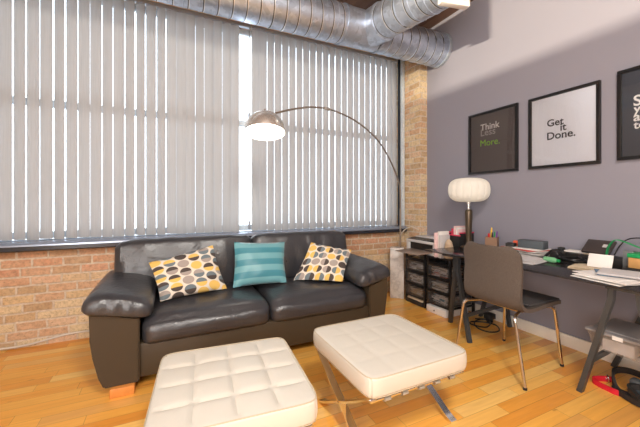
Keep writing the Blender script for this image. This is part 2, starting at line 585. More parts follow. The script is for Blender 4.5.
def single(name, bm, mat, label, cat, group=None, smooth=True, ang=35):
    o = mesh(name, bm, mat, smooth, ang)
    vs = [v.co for v in o.data.vertices]
    c = Vector((sum(v.x for v in vs) / len(vs), sum(v.y for v in vs) / len(vs), min(v.z for v in vs)))
    shift(o, c); o.location = c
    return tag(o, label, cat, group)

def dup(root, loc, rz, label, group=None):
    r = root.copy(); C.objects.link(r); r.location = loc; r.rotation_euler = (0, 0, rz)
    r['label'] = label
    if group: r['group'] = group
    for ch in list(root.children):
        c = ch.copy(); C.objects.link(c); c.parent = r
        for g in ch.children:
            d = g.copy(); C.objects.link(d); d.parent = c
    return r

# ------------------------------------------------------------------ room shell
WX, BY, CZ = 2.96, 3.38, 3.36       # right wall, brick wall, ceiling
LX, RY = -5.2, -2.8
bm = BM(); box(bm, LX, WX + 0.2, RY, BY + 0.3, -0.1, 0.0); struct('floor', bm, FLOOR, False)
bm = BM(); box(bm, LX, WX + 0.2, RY, BY + 0.3, CZ, CZ + 0.1)
struct('ceiling', bm, TIMBER, False)
bm = BM(); box(bm, WX, WX + 0.15, RY, BY + 0.3, 0, CZ); struct('wall_right', bm, MAUVE, False)
bm = BM(); box(bm, LX - 0.1, LX, RY, BY + 0.3, 0, CZ); struct('wall_left', bm, WHITEWALL, False)
bm = BM(); box(bm, LX, WX + 0.15, RY - 0.1, RY, 0, CZ); struct('wall_rear', bm, WHITEWALL, False)
# brick wall with the window opening
OX0, OX1, OZ0, OZ1 = -1.7, 2.80, 0.80, 3.09
bm = BM()
box(bm, LX, WX, BY, BY + 0.3, 0, OZ0)
box(bm, LX, WX, BY, BY + 0.3, OZ1, CZ)
box(bm, LX, OX0, BY, BY + 0.3, OZ0, OZ1)
box(bm, OX1, WX, BY, BY + 0.3, OZ0, OZ1)
struct('wall_back', bm, BRICK, False)
bm = BM(); box(bm, 2.845, WX, 3.08, BY, 0, CZ); struct('wall_corner', bm, BRICK, False)
# low partition that the upper light of the next room clears
bm = BM(); box(bm, -1.87, -1.75, RY, BY, 0, 2.36); struct('wall_partition', bm, WHITEWALL, False)
bm = BM(); box(bm, -1.87, -1.75, 0.30, BY, 2.36, CZ); struct('wall_light_block', bm, WHITEWALL, False)  # unseen wall piece added to keep the next-room light off the blinds
# baseboard
bm = BM(); box(bm, WX - 0.018, WX, RY, 3.08, 0, 0.10, 0.004); struct('baseboard_right', bm, CREAMTRIM)
# sill, cut in two: shade in the front colour, reflected light in the top
bm = BM()
prism(bm, [(BY + 0.14, 0.834), (3.285, 0.834), (3.285, 0.800), (3.295, 0.790), (BY + 0.14, 0.790)], 'yz', OX0, 2.812)
struct('trim_1', bm, SILLM)
bm = BM()
prism(bm, [(BY + 0.14, 0.866), (3.33, 0.866), (3.29, 0.858), (3.272, 0.846), (3.27, 0.834), (BY + 0.14, 0.834)], 'yz', OX0, 2.816)
struct('trim_2', bm, SILLTOP)
# window: frame, jamb, glass
w = bpy.data.objects.new('window_1', None); C.objects.link(w); w.location = (0.55, 3.5, 0.87); w['kind'] = 'structure'
bm = BM()
for x in (OX0 + 0.03, OX1 - 0.03):
    box(bm, x - 0.03, x + 0.03, 3.52, 3.58, 0.86, OZ1, 0.004)
for z in (0.90, 2.05, OZ1 - 0.03):
    box(bm, OX0, OX1, 3.525, 3.575, z - 0.03, z + 0.03, 0.004)
part('window_frame', bm, FRAMEPAINT, w)
bm = BM(); box(bm, OX0, OX1, 3.545, 3.551, 0.87, OZ1); part('window_pane', bm, GLASS, w, smooth=False)
bm = BM(); box(bm, 2.795, 2.835, 3.355, 3.44, 0.863, OZ1 + 0.03, 0.004); part('window_jamb', bm, FRAMEPAINT, w, label='chipped white window jamb')
bm = BM(); box(bm, 2.765, 2.795, 3.395, 3.42, 0.863, OZ1, 0.003); part('window_gap_strip', bm, DARKGAP, w, label='dark strip for the shaded gap beside the jamb')  # dark strip standing in for the shaded gap at the blind's edge

# ------------------------------------------------------------------ vertical blinds
def blind(x0, x1, label, seed, angles, wand=None, rail=0.0):
    rnd = random.Random(seed)
    b = thing('vertical_blind', label, 'blind', ((x0 + x1) / 2, 3.43, OZ1 - 0.03), 'vertical blinds on the long window')
    bm = BM(); box(bm, x0, x1 + rail, 3.405, 3.455, OZ1 - 0.035, OZ1, 0.004); part('headrail', bm, RAIL, b)
    n = int(round((x1 - x0) / 0.0865)); sp = (x1 - x0) / n
    for i in range(n):
        x = x0 + sp * (i + 0.5)
        a = R(angles[(i * 3 + rnd.choice((0, 0, 1))) % len(angles)] + rnd.uniform(-2, 2) - (6 if -0.45 < x < 0.7 else 0))
        bm = BM(); W = 0.089; K = 6; rows = []
        dz = rnd.uniform(-0.004, 0.004)
        for z in (0.872 + dz, 1.6, 2.3, OZ1 - 0.035):
            row = []
            for k in range(K + 1):
                t = k / K - 0.5
                px = W * t; py = 0.009 * (1 - 4 * t * t)
                row.append(bm.verts.new((x + px * math.cos(a) - py * math.sin(a), 3.43 + px * math.sin(a) - py * math.cos(a), z)))
            rows.append(row)
        for A, B in zip(rows, rows[1:]):
            for k in range(K):
                bm.faces.new((A[k], A[k + 1], B[k + 1], B[k]))
        part('vane', bm, VANE, b)
    if wand:
        bm = BM(); tube(bm, [(wand, 3.39, OZ1 - 0.03), (wand, 3.39, 0.9)], 0.005, 8)
        box(bm, wand - 0.014, wand + 0.012, 3.375, 3.4, 2.03, 2.13, 0.004)
        box(bm, wand - 0.012, wand + 0.012, 3.375, 3.4, 0.89, 0.98, 0.004)
        part('wand', bm, RAIL, b, label='grey control wand with clips')
    return b
blind(OX0 + 0.01, 0.665, 'pale grey vertical blind over the left half of the window', 3, [2, -9, -14, -6, -19, -8, -24], None, 0.12)
blind(0.80, 2.762, 'pale grey vertical blind right of the bright gap, behind the arc lamp', 11, [4, 7, 8, 9, 11, 12, 15], 0.765)

# ------------------------------------------------------------------ duct
d = thing('ventilation_duct', 'galvanised spiral ventilation duct running under the ceiling above the window', 'duct', (0.5, 2.87, 3.01))
DY, DZ, DR = 2.87, 3.012, 0.187
def pipe(bm, a, b, r, pitch, n=40):
    a, b = Vector(a), Vector(b); L = (b - a).length; k = max(2, int(L / pitch)); pts = []; sc = []
    for i in range(k + 1):
        s = i * L / k
        for off, q in ((-0.004, 1.0), (-0.0015, 1.03), (0.0015, 1.03), (0.004, 1.0)):
            t = min(max(s + off, 0), L)
            if pts and (a + (b - a) * (t / L) - pts[-1]).length < 1e-5: continue
            pts.append(a + (b - a) * (t / L)); sc.append(q)
    tube(bm, pts, r, n, False, sc)
bm = BM(); pipe(bm, (-4.9, DY, DZ), (1.60, DY, DZ), DR, 0.125)
part('main_pipe', bm, GALVX, d)
bm = BM(); pipe(bm, (2.02, DY, DZ), (2.945, DY, DZ), DR, 0.115)
part('end_pipe', bm, GALVX, d)
bm = BM(); tube(bm, [(1.58, DY, DZ), (1.60, DY, DZ), (1.602, DY, DZ), (1.65, DY, DZ), (1.652, DY, DZ), (2.03, DY, DZ), (2.032, DY, DZ), (2.06, DY, DZ)], DR, 40, False, [1.05, 1.05, 1.02, 1.02, 1.0, 1.0, 1.04, 1.04])
tee = part('tee_fitting', bm, GALV, d)
A0, A1 = Vector((1.92, 2.87, 3.02)), Vector((2.11, 1.93, 3.02))
def al(t): return A0 + (A1 - A0) * t
bm = BM(); tube(bm, [al(0.0), al(0.10), al(0.16), al(0.20), al(0.22), al(0.245), al(0.25)], DR, 40, False, [1.0, 1.0, 1.0, 0.98, 1.02, 1.02, 0.96])
part('branch_collar', bm, GALV, d)
bm = BM(); pipe(bm, al(0.22), al(0.97), 0.176, 0.125)
part('branch_pipe', bm, GALVY, d)
bm = BM()
MR = rot_about((2.11, 1.9, 3.02), R(-11))
box(bm, 1.98, 2.25, 1.87, 1.93, 2.80, 3.24, 0.01, MR)
part('register_box', bm, WHITEP, d, label='white register at the branch end')
bm = BM()
for i in range(9):
    z = 2.84 + i * 0.045
    box(bm, 2.0, 2.23, 1.862, 1.872, z, z + 0.012, 0, MR)
part('register_grille', bm, CREAMTRIM, d)
bm = BM(); tube(bm, [(2.925, DY, DZ), (2.955, DY, DZ)], DR + 0.012, 40)
part('wall_collar', bm, RAIL, d)
for i, x in enumerate((-1.5, 0.2, 1.3, 2.6)):
    bm = BM(); tube(bm, [(x, DY, DZ + DR - 0.002), (x, DY, CZ)], 0.006, 6); part('hanger_rod', bm, STEELG, d)

# ------------------------------------------------------------------ sofa
sofa = thing('sofa', 'dark brown leather two-cushion sofa under the window', 'sofa', (0.69, 2.75, 0))
SL, SR, SM = -0.17, 1.555, 0.69
def wr(p, amp, sc=5):
    return p + Vector((0, 0, 1)) * amp * noise.noise(p * sc)
# base rail and back body
bm = BM(); box(bm, SL - 0.02, SR + 0.02, 2.33, 3.12, 0.065, 0.285, 0.015); part('base', bm, LEATHER2, sofa)
bm = BM()
vs = box(bm, SL - 0.21, SR + 0.16, 3.06, 3.21, 0.065, 0.80, 0.03); part('back_frame', bm, LEATHER2, sofa)
# arms
bm = BM()
vs = prism(bm, [(-0.175, 0.055), (-0.365, 0.055), (-0.39, 0.12), (-0.42, 0.25), (-0.435, 0.36), (-0.44, 0.53), (-0.175, 0.46)], 'xz', 2.30, 3.12)
bmesh.ops.bevel(bm, geom=[e for e in bm.edges], offset=0.008, segments=2, affect='EDGES')
part('arm', bm, LEATHER2, sofa)
bm = BM()
vs = prism(bm, [(1.56, 0.055), (1.70, 0.055), (1.712, 0.15), (1.735, 0.3), (1.75, 0.42), (1.755, 0.53), (1.56, 0.46)], 'xz', 2.30, 3.12)
bmesh.ops.bevel(bm, geom=[e for e in bm.edges], offset=0.008, segments=2, affect='EDGES')
part('arm', bm, LEATHER2, sofa)
# arm pads
def pad(cx, wid, tilt, seed):
    bm = BM()
    def fn(u, v, w, p):
        top = max(0, w)
        p = p + Vector((0, 0, 0.028 * top * (1 - u * u) * (1 - 0.3 * v * v)))
        if v < -0.2:
            p.z -= 0.018 * ((-v - 0.2) / 0.8) ** 2 * (1 if w > -0.5 else 0.3)
        q = p + Vector((seed, 0, 0))
        p.z += 0.005 * noise.noise(Vector((q.x * 4, q.y * 6, q.z * 4))) * (0.3 + top)
        if v < -0.85:
            p.y += 0.007 * noise.noise(Vector((q.x * 24, 0, q.z * 6)))
        return p
    soft(bm, (cx, 2.675, 0.545), (wid, 0.83, 0.125), 0.06, 22, fn, rot_about((cx, 2.7, 0.545), ry=tilt))
    part('arm_pad', bm, LEATHER, sofa)
pad(-0.285, 0.385, R(11), 0)
pad(1.605, 0.34, R(-13), 5)
# seat cushions
def seat(x0, x1, seed):
    bm = BM()
    def fn(u, v, w, p):
        top = max(0, w)
        p = p + Vector((0, 0, 0.03 * top * (1 - u ** 4) * (1 - 0.55 * v * v)))
        if w > 0 and v < -0.55: p.z -= 0.03 * ((-v - 0.55) / 0.45) ** 2
        if v < 0: p.y -= 0.02 * (1 - w * w) * (1 - u ** 4) * (-v)
        q = p + Vector((seed, 0, 0))
        p.z += (0.010 * noise.noise(Vector((q.x * 5, q.y * 6, 1))) + 0.006 * noise.noise(Vector((q.x * 16, q.y * 5 - q.x * 4, 1)))) * top
        if v < -0.8: p.y += 0.004 * noise.noise(Vector((q.x * 12, seed, q.z * 20)))
        return p
    soft(bm, ((x0 + x1) / 2, 2.655, 0.353), (x1 - x0 - 0.006, 0.70, 0.187), 0.06, 26, fn)
    part('seat_cushion', bm, LEATHER, sofa)
seat(SL, SM, 0); seat(SM, SR, 7)
# back cushions
def backc(x0, x1, seed, outer):
    bm = BM()
    def fn(u, v, w, p):
        f = max(0, -v)
        p = p + Vector((0, -0.035 * f * (1 - u ** 4) * (1 - w * w * 0.7), 0))
        if w > 0: p.z -= 0.012 * (abs(u) ** 6)
        if outer * u > 0.7: p.z -= 0.015 * w * ((outer * u - 0.7) / 0.3)
        q = p + Vector((seed, 0, 0))
        p.y += 0.018 * noise.noise(Vector((q.x * 9, 2, q.z * 2.5 + q.x * 3))) * f
        p.z += 0.006 * noise.noise(Vector((q.x * 10, 5, 0))) * max(0, w)
        return p
    soft(bm, ((x0 + x1) / 2, 2.955, 0.655), (x1 - x0 - 0.006, 0.20, 0.455), 0.05, 24, fn, rot_about(((x0 + x1) / 2, 2.955, 0.42), rx=R(-11)))
    part('back_cushion', bm, LEATHER, sofa)
backc(-0.40, SM, 2, -1); backc(SM, 1.705, 9, 1)
for x in (-0.33, 1.58):
    for y in (2.275, 3.0):
        bm = BM(); box(bm, x, x + 0.13, y, y + 0.11, 0, 0.056, 0.003); part('foot', bm, WOODFOOT, sofa, label='orange wooden block foot')

# ------------------------------------------------------------------ throw pillows
def pillow(corners, thick, mat, label, seed, n=20):
    """corners: top left, top right, bottom right, bottom left"""
    TL, TR, BR, BL = [Vector(c) for c in corners]
    nrm = ((TR - BL).cross(TL - BR)).normalized()
    if nrm.y > 0: nrm = -nrm
    bm = BM(); uvl = bm.loops.layers.uv.new('UVMap')
    def pt(u, v, side):
        a = 2 * u - 1; b = 2 * v - 1
        pin = 0.05
        uu = u + (0.5 - u) * pin * (1 - b * b); vv = v + (0.5 - v) * pin * (1 - a * a)
        p = (BL * (1 - uu) + BR * uu) * (1 - vv) + (TL * (1 - uu) + TR * uu) * vv
        h = max(0.0, (1 - a ** 4) * (1 - b ** 4)) ** 0.6
        h *= 0.8 + 0.2 * (1 - a * a) * (1 - b * b)
        nz = 0.010 * noise.noise(Vector((u * 5 + seed, v * 5, side))) * h
        return p + nrm * (side * thick * h + nz)
    for side in (1, -1):
        g = [[bm.verts.new(pt(i / n, j / n, side)) for i in range(n + 1)] for j in range(n + 1)]
        for j in range(n):
            for i in range(n):
                q = [(i, j), (i + 1, j), (i + 1, j + 1), (i, j + 1)]
                f = bm.faces.new([g[b][a] for a, b in q])
                for lp, (a, b) in zip(f.loops, q):
                    lp[uvl].uv = (a / n, b / n)
    bmesh.ops.remove_doubles(bm, verts=bm.verts, dist=0.0004)
    single('throw_pillow', bm, mat, label, 'pillow', 'throw pillows on the sofa', ang=80)
pillow([(-0.145, 2.70, 0.735), (0.325, 2.80, 0.825), (0.415, 2.63, 0.492), (-0.062, 2.515, 0.486)], 0.052, CIRC,
       'half-circle print throw pillow leaning at the left end of the sofa', 1)
pillow([(0.50, 2.80, 0.842), (0.965, 2.82, 0.814), (0.915, 2.62, 0.488), (0.465, 2.655, 0.486)], 0.06, TEAL,
       'teal striped satin throw pillow in the middle of the sofa', 4)
pillow([(1.225, 2.80, 0.80), (1.60, 2.67, 0.72), (1.365, 2.43, 0.490), (1.00, 2.68, 0.486)], 0.05, CIRCT,
       'half-circle print throw pillow leaning against the right sofa arm', 8)

# ------------------------------------------------------------------ ottomans
def make_ottoman(label, tuft):
    o = thing('ottoman', label, 'ottoman', (0, 0, 0), 'cream leather ottomans')
    bm = BM()
    W = 0.62
    def plan(a, b, n=13.0):
        m = max(abs(a), abs(b))
        if m < 1e-6: return 1.0
        return ((abs(a) / m) ** n + (abs(b) / m) ** n) ** (-1 / n)
    def fn(u, v, w, p):
        if w > 0:
            a = abs(math.sin(2 * PI * (u + 1))); b = abs(math.sin(2 * PI * (v + 1)))
            q = (min(1, a * 2.2) * min(1, b * 2.2)) ** 0.5
            cell = (a * b) ** 0.45
            edge = (1 - abs(u) ** 8) * (1 - abs(v) ** 8)
            p = p + Vector((0, 0, w * (0.010 * (1 - u * u) * (1 - v * v) + tuft * (0.6 * cell + 0.4 * q - 1) * edge)))
        e = max(0, 1 - w * w)
        k = plan(u, v) * (1 + 0.012 * e)
        p.x *= k; p.y *= k
        return p
    soft(bm, (0, 0, 0.366), (W, W, 0.09), 0.012, 48, fn)
    cu = part('cushion', bm, CREAM, o)
    bm = BM()
    for z in (0.4095, 0.3225):
        pts = []
        for i in range(120):
            a = 2 * PI * i / 120
            c, sn = math.cos(a), math.sin(a)
            m = max(abs(c), abs(sn)); k = 0.3085 * plan(c, sn) / m
            pts.append((k * c, k * sn, z))
        tube(bm, pts, 0.0024, 6, True)
    part('piping', bm, PIPING, o, cu, label='tan piping along the cushion edges')
    # two crossed frames and the bars between them
    def leg(x, flip):
        f = -1 if flip else 1
        pts = spline([(x, 0.285 * f, 0.318), (x, 0.22 * f, 0.268), (x, 0.10 * f, 0.19), (x, -0.0 * f, 0.135), (x, -0.11 * f, 0.07), (x, -0.185 * f, 0.025), (x, -0.235 * f, 0.005)], 5)
        bm = BM(); sweep(bm, pts, rect(0.040, 0.011), up=(0, -f * 0.8, 0.6)); return bm
    for x in (-0.275, 0.275):
        for flip in (False, True):
            part('leg', leg(x, flip), CHROME, o)
    for y in (-0.27, 0.27):
        bm = BM(); box(bm, -0.29, 0.29, y - 0.016, y + 0.016, 0.288, 0.300, 0.003)
        part('cross_bar', bm, CHROME, o)
    for i in range(5):
        x = -0.2 + i * 0.1
        bm = BM()
        pts = spline([(x, -0.20, 0.303), (x, -0.27, 0.305), (x, -0.293, 0.296), (x, -0.288, 0.282), (x, -0.25, 0.279), (x, 0, 0.276), (x, 0.25, 0.279), (x, 0.288, 0.282), (x, 0.293, 0.296), (x, 0.27, 0.305), (x, 0.20, 0.303)], 4)
        A = []
        for p in pts:
            A.append((bm.verts.new((p.x - 0.017, p.y, p.z)), bm.verts.new((p.x + 0.017, p.y, p.z))))
        for a, b in zip(A, A[1:]):
            bm.faces.new((a[0], a[1], b[1], b[0]))
        bmesh.ops.solidify(bm, geom=bm.faces, thickness=0.004)
        part('strap', bm, CREAM, o, label='cream leather strap under the cushion')
    return o
ott = make_ottoman('deeply tufted cream leather ottoman on crossed chrome legs, left of the pair', 0.0125)
ott.scale = (1.02, 1.02, 1); ott.location = (0.252, 1.478, 0); ott.rotation_euler = (0, 0, R(-5))
ott2 = make_ottoman('smooth-topped cream leather ottoman on crossed chrome legs, nearer the desk', 0.0025)
ott2.scale = (1.02, 1.02, 1); ott2.location = (1.104, 1.482, 0); ott2.rotation_euler = (0, 0, R(0.5))

# ------------------------------------------------------------------ arc lamp
al_ = thing('arc_floor_lamp', 'arching brushed metal floor lamp with dome shade and marble base', 'floor lamp', (2.60, 3.16, 0))
ang = math.atan2(-0.105, 0.129)
bm = BM()
MB = Matrix.Translation((2.558, 3.174, 0)) @ Matrix.Rotation(ang, 4, 'Z')
box(bm, -0.083, 0.083, -0.07, 0.07, 0, 0.618, 0.008, MB); part('base', bm, MARBLE, al_, label='white marble block base')
P0, P1 = Vector((2.60, 3.16, 0)), Vector((0.69, 2.48, 0)); PL = (P1 - P0).length
def arc(s, z):
    p = P0 + (P1 - P0) * (s / PL); return (p.x, p.y, z)
bm = BM(); tube(bm, [arc(0.0, 0.60), arc(0.002, 1.10)], 0.0115, 12); part('pole', bm, ARMM, al_)
prof = [(0.002, 1.05), (0.003, 1.206), (0.019, 1.38), (0.1, 1.52), (0.231, 1.681), (0.449, 1.864), (0.672, 1.971), (0.916, 2.041), (1.137, 2.071), (1.32, 2.077), (1.522, 2.05), (1.663, 2.012), (1.831, 1.955), (1.93, 1.915), (1.985, 1.895)]
pts = spline([arc(*q) for q in prof], 6)
bm = BM(); tube(bm, pts, 0.0085, 10); part('arm', bm, ARMM, al_)
bm = BM()
k = min(range(len(pts)), key=lambda i: abs((pts[i] - Vector(arc(1.32, 2.077))).length))
tube(bm, [pts[k - 1], pts[k], pts[k + 1]], 0.016, 10); part('arm_sleeve', bm, BRUSH, al_)
tilt = Matrix.Rotation(R(13), 4, Vector((0.966, -0.259, 0)))   # opening turned a little towards the room
tilt = Matrix.Rotation(R(-13), 4, Vector((0.966, -0.259, 0)))
DC = (0.685, 2.48, 1.745)
prof = []
for i in range(15):
    a = PI / 2 * i / 14
    prof.append((0.163 * math.cos(a) if i < 14 else 0.0, 0.172 * math.sin(a)))
inner = [(max(0.0, r - 0.005) if r else 0.0, z - 0.004) for r, z in prof]
bm = BM(); lathe(bm, inner[::-1] + [(0.158, -0.002), (0.163, -0.002)] + prof, DC, 48, tilt)
dome = part('dome_shade', bm, BRUSH, al_)
bm = BM(); lathe(bm, [(0.0, 0.006), (0.10, 0.008), (0.1545, 0.012), (0.1545, 0.02), (0.0, 0.02)], DC, 40, tilt)
part('diffuser', bm, BULB, al_, dome, label='glowing white diffuser in the shade')
bm = BM(); lathe(bm, [(0.0, 0.2), (0.012, 0.198), (0.014, 0.17), (0.03, 0.164), (0.0, 0.16)], DC, 16, tilt); part('finial', bm, BRUSH, al_, dome)

# ------------------------------------------------------------------ desk
desk = thing('desk', 'black glass desk on grey steel trestles along the mauve wall', 'desk', (2.6, 1.5, 0))
bm = BM(); box(bm, 2.212, 2.945, 0.62, 2.335, 0.716, 0.73, 0.003); part('tabletop', bm, BLACKGLASS, desk, label='black glass tabletop')
def trestle(yc, feetF, feetB, xr, xt=2.28, sp=0.06, bz_=0.635):
    bm = BM(); box(bm, 2.25, xr, yc - 0.08, yc + 0.08, 0.698, 0.716, 0.003)
    t = part('trestle', bm, STEELG, desk)
    L = []
    for (fx, fy), x in ((feetF[0], xt), (feetF[1], xt), (feetB[0], 2.90), (feetB[1], 2.90)):
        sgn = 1 if fy > yc else -1
        bm = BM()
        top = Vector((x, yc + sp * sgn, 0.70)); bend = Vector((x + (fx - x) * 0.05, yc + (sp + 0.004) * sgn, bz_)); foot = Vector((fx, fy, 0.0))
        pts = [top, top.lerp(bend, 0.6), bend, bend.lerp(foot, 0.08), bend.lerp(foot, 0.5), foot]
        sweep(bm, pts, rect(0.028, 0.034), up=(1, 0, 0))
        part('leg', bm, STEELG, desk, t); L.append((bend, foot))
    for i, j in ((0, 2), (1, 3)):
        a = L[i][0].lerp(L[i][1], 0.64); b = L[j][0].lerp(L[j][1], 0.64)
        bm = BM(); sweep(bm, [a, b], rect(0.018, 0.03), up=(0, 0, 1)); part('rail', bm, STEELG, desk, t)
trestle(2.075, [(2.285, 1.885), (2.50, 2.285)], [(2.915, 1.96), (2.915, 2.275)], 2.93, 2.345, 0.015, 0.57)
trestle(0.87, [(2.335, 1.112), (2.335, 0.68)], [(2.905, 1.175), (2.905, 0.68)], 2.93)

# ------------------------------------------------------------------ desk chair
ch = thing('desk_chair', 'grey tweed shell chair on chrome legs pulled up to the desk', 'chair', (2.30, 1.565, 0))
bm = BM()
prof = [(0.315, 0.440), (0.305, 0.453), (0.27, 0.462), (0.18, 0.463), (0.05, 0.455), (-0.06, 0.450), (-0.12, 0.455), (-0.155, 0.475), (-0.174, 0.52), (-0.182, 0.60), (-0.186, 0.72), (-0.196, 0.82), (-0.204, 0.875)]
P = spline([Vector((x, 0, z)) for x, z in prof], 4)
cum = [0]
for a, b in zip(P, P[1:]): cum.append(cum[-1] + (b - a).length)
NT_ = 16; rings = []
for p, s in zip(P, cum):
    e0 = s; e1 = cum[-1] - s
    hw = 0.222
    if 0.44 < p.z < 0.5 and p.x < 0: hw = 0.225
    r = 0.07
    if e0 < r: hw -= r - math.sqrt(max(0, r * r - (r - e0) ** 2))
    if e1 < r: hw -= r - math.sqrt(max(0, r * r - (r - e1) ** 2))
    row = []
    up = max(0, min(1, (p.z - 0.5) / 0.2))
    for i in range(NT_ + 1):
        t = 2 * i / NT_ - 1
        dx = 0.022 * t * t * up; dz = 0.012 * t * t * (1 - up)
        row.append(bm.verts.new((2.30 + p.x + dx, 1.565 + t * hw, p.z + dz)))
    rings.append(row)
for A, B in zip(rings, rings[1:]):
    for i in range(NT_):
        bm.faces.new((A[i], A[i + 1], B[i + 1], B[i]))
bmesh.ops.recalc_face_normals(bm, faces=bm.faces)
bmesh.ops.solidify(bm, geom=bm.faces, thickness=0.024)
sh = mesh('shell', bm, TWEED, True, 50); shift(sh, ch.location); sh.parent = ch
bv = sh.modifiers.new('round', 'BEVEL'); bv.width = 0.008; bv.segments = 3; bv.limit_method = 'ANGLE'; bv.angle_limit = R(40)
# seat pad facing up
bm = BM()
def fn(u, v, w, p):
    p.z += 0.006 * max(0, w) * (1 - u * u) * (1 - v * v)
    return p
soft(bm, (2.42, 1.565, 0.4725), (0.36, 0.40, 0.02), 0.009, 10, fn)
part('seat_pad', bm, TWEEDD, ch, label='darker tweed seat pad')
feet = [(2.025, 1.80, 1), (2.035, 1.268, -1), (2.567, 1.335, -1), (2.585, 1.79, 1)]
for fx, fy, s in feet:
    back = fx < 2.3
    kx = 2.075 if back else 2.545
    ky = 1.565 + s * (0.19 if not back else 0.2)
    inx = 2.25 if back else 2.37
    inner = Vector((inx, 1.565 + s * 0.14, 0.425))
    knee = Vector((kx, ky, 0.425)); foot = Vector((fx, fy, 0.012))
    d1 = (knee - inner).normalized(); d2 = (foot - knee).normalized()
    pts = [inner, knee - d1 * 0.05, knee - d1 * 0.02 + d2 * 0.006, knee + d2 * 0.02 - d1 * 0.006, knee + d2 * 0.05, foot]
    bm = BM(); tube(bm, spline(pts, 4), 0.0105, 10)
    lg = part('leg', bm, CHROME2, ch, label='chrome tube leg')
    bm = BM(); tube(bm, [foot + Vector((0, 0, -0.012)), foot + Vector((0, 0, 0.004))], 0.0122, 10); part('foot_cap', bm, RUBBER, ch, lg)
bm = BM(); box(bm, 2.20, 2.42, 1.40, 1.73, 0.418, 0.436, 0.004); part('underframe', bm, CHROME2, ch)

# ------------------------------------------------------------------ posters
def text_mesh(body, size, bold=0.0):
    cu = bpy.data.curves.new('lettering', 'FONT'); cu.body = body; cu.size = size; cu.offset = bold; cu.extrude = 0.0004
    cu.resolution_u = 4
    o = bpy.data.objects.new('lettering', cu); C.objects.link(o)
    dg = bpy.context.evaluated_depsgraph_get(); dg.update()
    me = bpy.data.meshes.new_from_object(o.evaluated_get(dg))
    bpy.data.objects.remove(o); bpy.data.curves.remove(cu)
    return me
def poster(y0, y1, z0, z1, art, label, lines):
    """y0 > y1: left and right edges as seen from the room; frame hangs on the wall at x = WX"""
    p = thing('framed_poster', label, 'poster', (WX - 0.012, (y0 + y1) / 2, z0), 'framed slogan posters on the mauve wall')
    xb, xf, fw = WX, WX - 0.028, 0.024
    bm = BM()
    box(bm, xf, xb, y1, y0, z1 - fw, z1, 0.002); box(bm, xf, xb, y1, y0, z0, z0 + fw, 0.002)
    box(bm, xf, xb, y0 - fw, y0, z0 + fw, z1 - fw, 0.002); box(bm, xf, xb, y1, y1 + fw, z0 + fw, z1 - fw, 0.002)
    part('frame', bm, FRAMEB, p)
    bm = BM(); box(bm, WX - 0.012, WX - 0.002, y1 + fw, y0 - fw, z0 + fw, z1 - fw)
    a = part('print', bm, art, p, smooth=False)
    bm = BM(); n = 10; gx = WX - 0.016
    g = []
    for j in range(n + 1):
        row = []
        for i in range(n + 1):
            y = (y1 + fw) + (y0 - y1 - 2 * fw) * i / n; z = z0 + fw + (z1 - z0 - 2 * fw) * j / n
            row.append(bm.verts.new((gx + 0.004 * (noise.noise(Vector((y * 2.6 + y0 * 7, z * 1.8, 1))) - 0.3), y, z)))
        g.append(row)
    for j in range(n):
        for i in range(n):
            bm.faces.new((g[j][i], g[j][i + 1], g[j + 1][i + 1], g[j + 1][i]))
    gl = part('glass', bm, POSTERGLASS, p, a)
    if gl.data.polygons[0].normal.x > 0:
        gl.data.flip_normals()
    for body, yl, zb, width, mat, bold in lines:
        me = text_mesh(body, 0.1, bold)
        xs = [v.co.x for v in me.vertices]; k = width / (max(xs) - min(xs)); mn = min(xs)
        for v in me.vertices:
            x, y, z = v.co
            v.co = (WX - 0.0128 - z, yl - (x - mn) * k, zb + y * k * 1.0)
        me.materials.append(mat)
        t = bpy.data.objects.new('lettering', me); C.objects.link(t)
        shift(t, p.location); t.parent = a
ARTG = M('dark_grey_print', (112, 102, 100), 0.6)
ARTW = M('white_print', (236, 239, 248), 0.6)
ARTD = M('slate_print', (68, 72, 82), 0.6)
INKW = M('white_ink', (240, 238, 236), 0.6); INKG = M('grey_ink', (184, 178, 174), 0.6)
INKL = M('lime_ink', (160, 226, 70), 0.6); INKD = M('dark_ink', (52, 52, 62), 0.6)
poster(2.440, 1.902, 1.478, 2.116, ARTG, 'black-framed grey poster reading Think Less More, nearest the corner',
       [('Think', 2.30, 1.930, 0.215, INKW, 0.0015), ('Less', 2.296, 1.872, 0.165, INKG, 0.001), ('More.', 2.300, 1.765, 0.215, INKL, 0.0)])
poster(1.800, 1.270, 1.481, 2.112, ARTW, 'black-framed white poster reading Get it Done',
       [('Get', 1.648, 1.835, 0.128, INKD, 0.0015), ('it', 1.545, 1.783, 0.045, INKD, 0.0015), ('Done.', 1.648, 1.722, 0.212, INKD, 0.0015)])
poster(1.168, 0.630, 1.490, 2.135, ARTD, 'black-framed slate poster with white letters, nearest the right edge',
       [('S', 1.082, 1.864, 0.044, INKW, 0.002), ('y', 1.082, 1.815, 0.040, INKW, 0.002), ('a', 1.082, 1.757, 0.037, INKW, 0.002), ('te', 1.082, 1.703, 0.062, INKW, 0.002)])

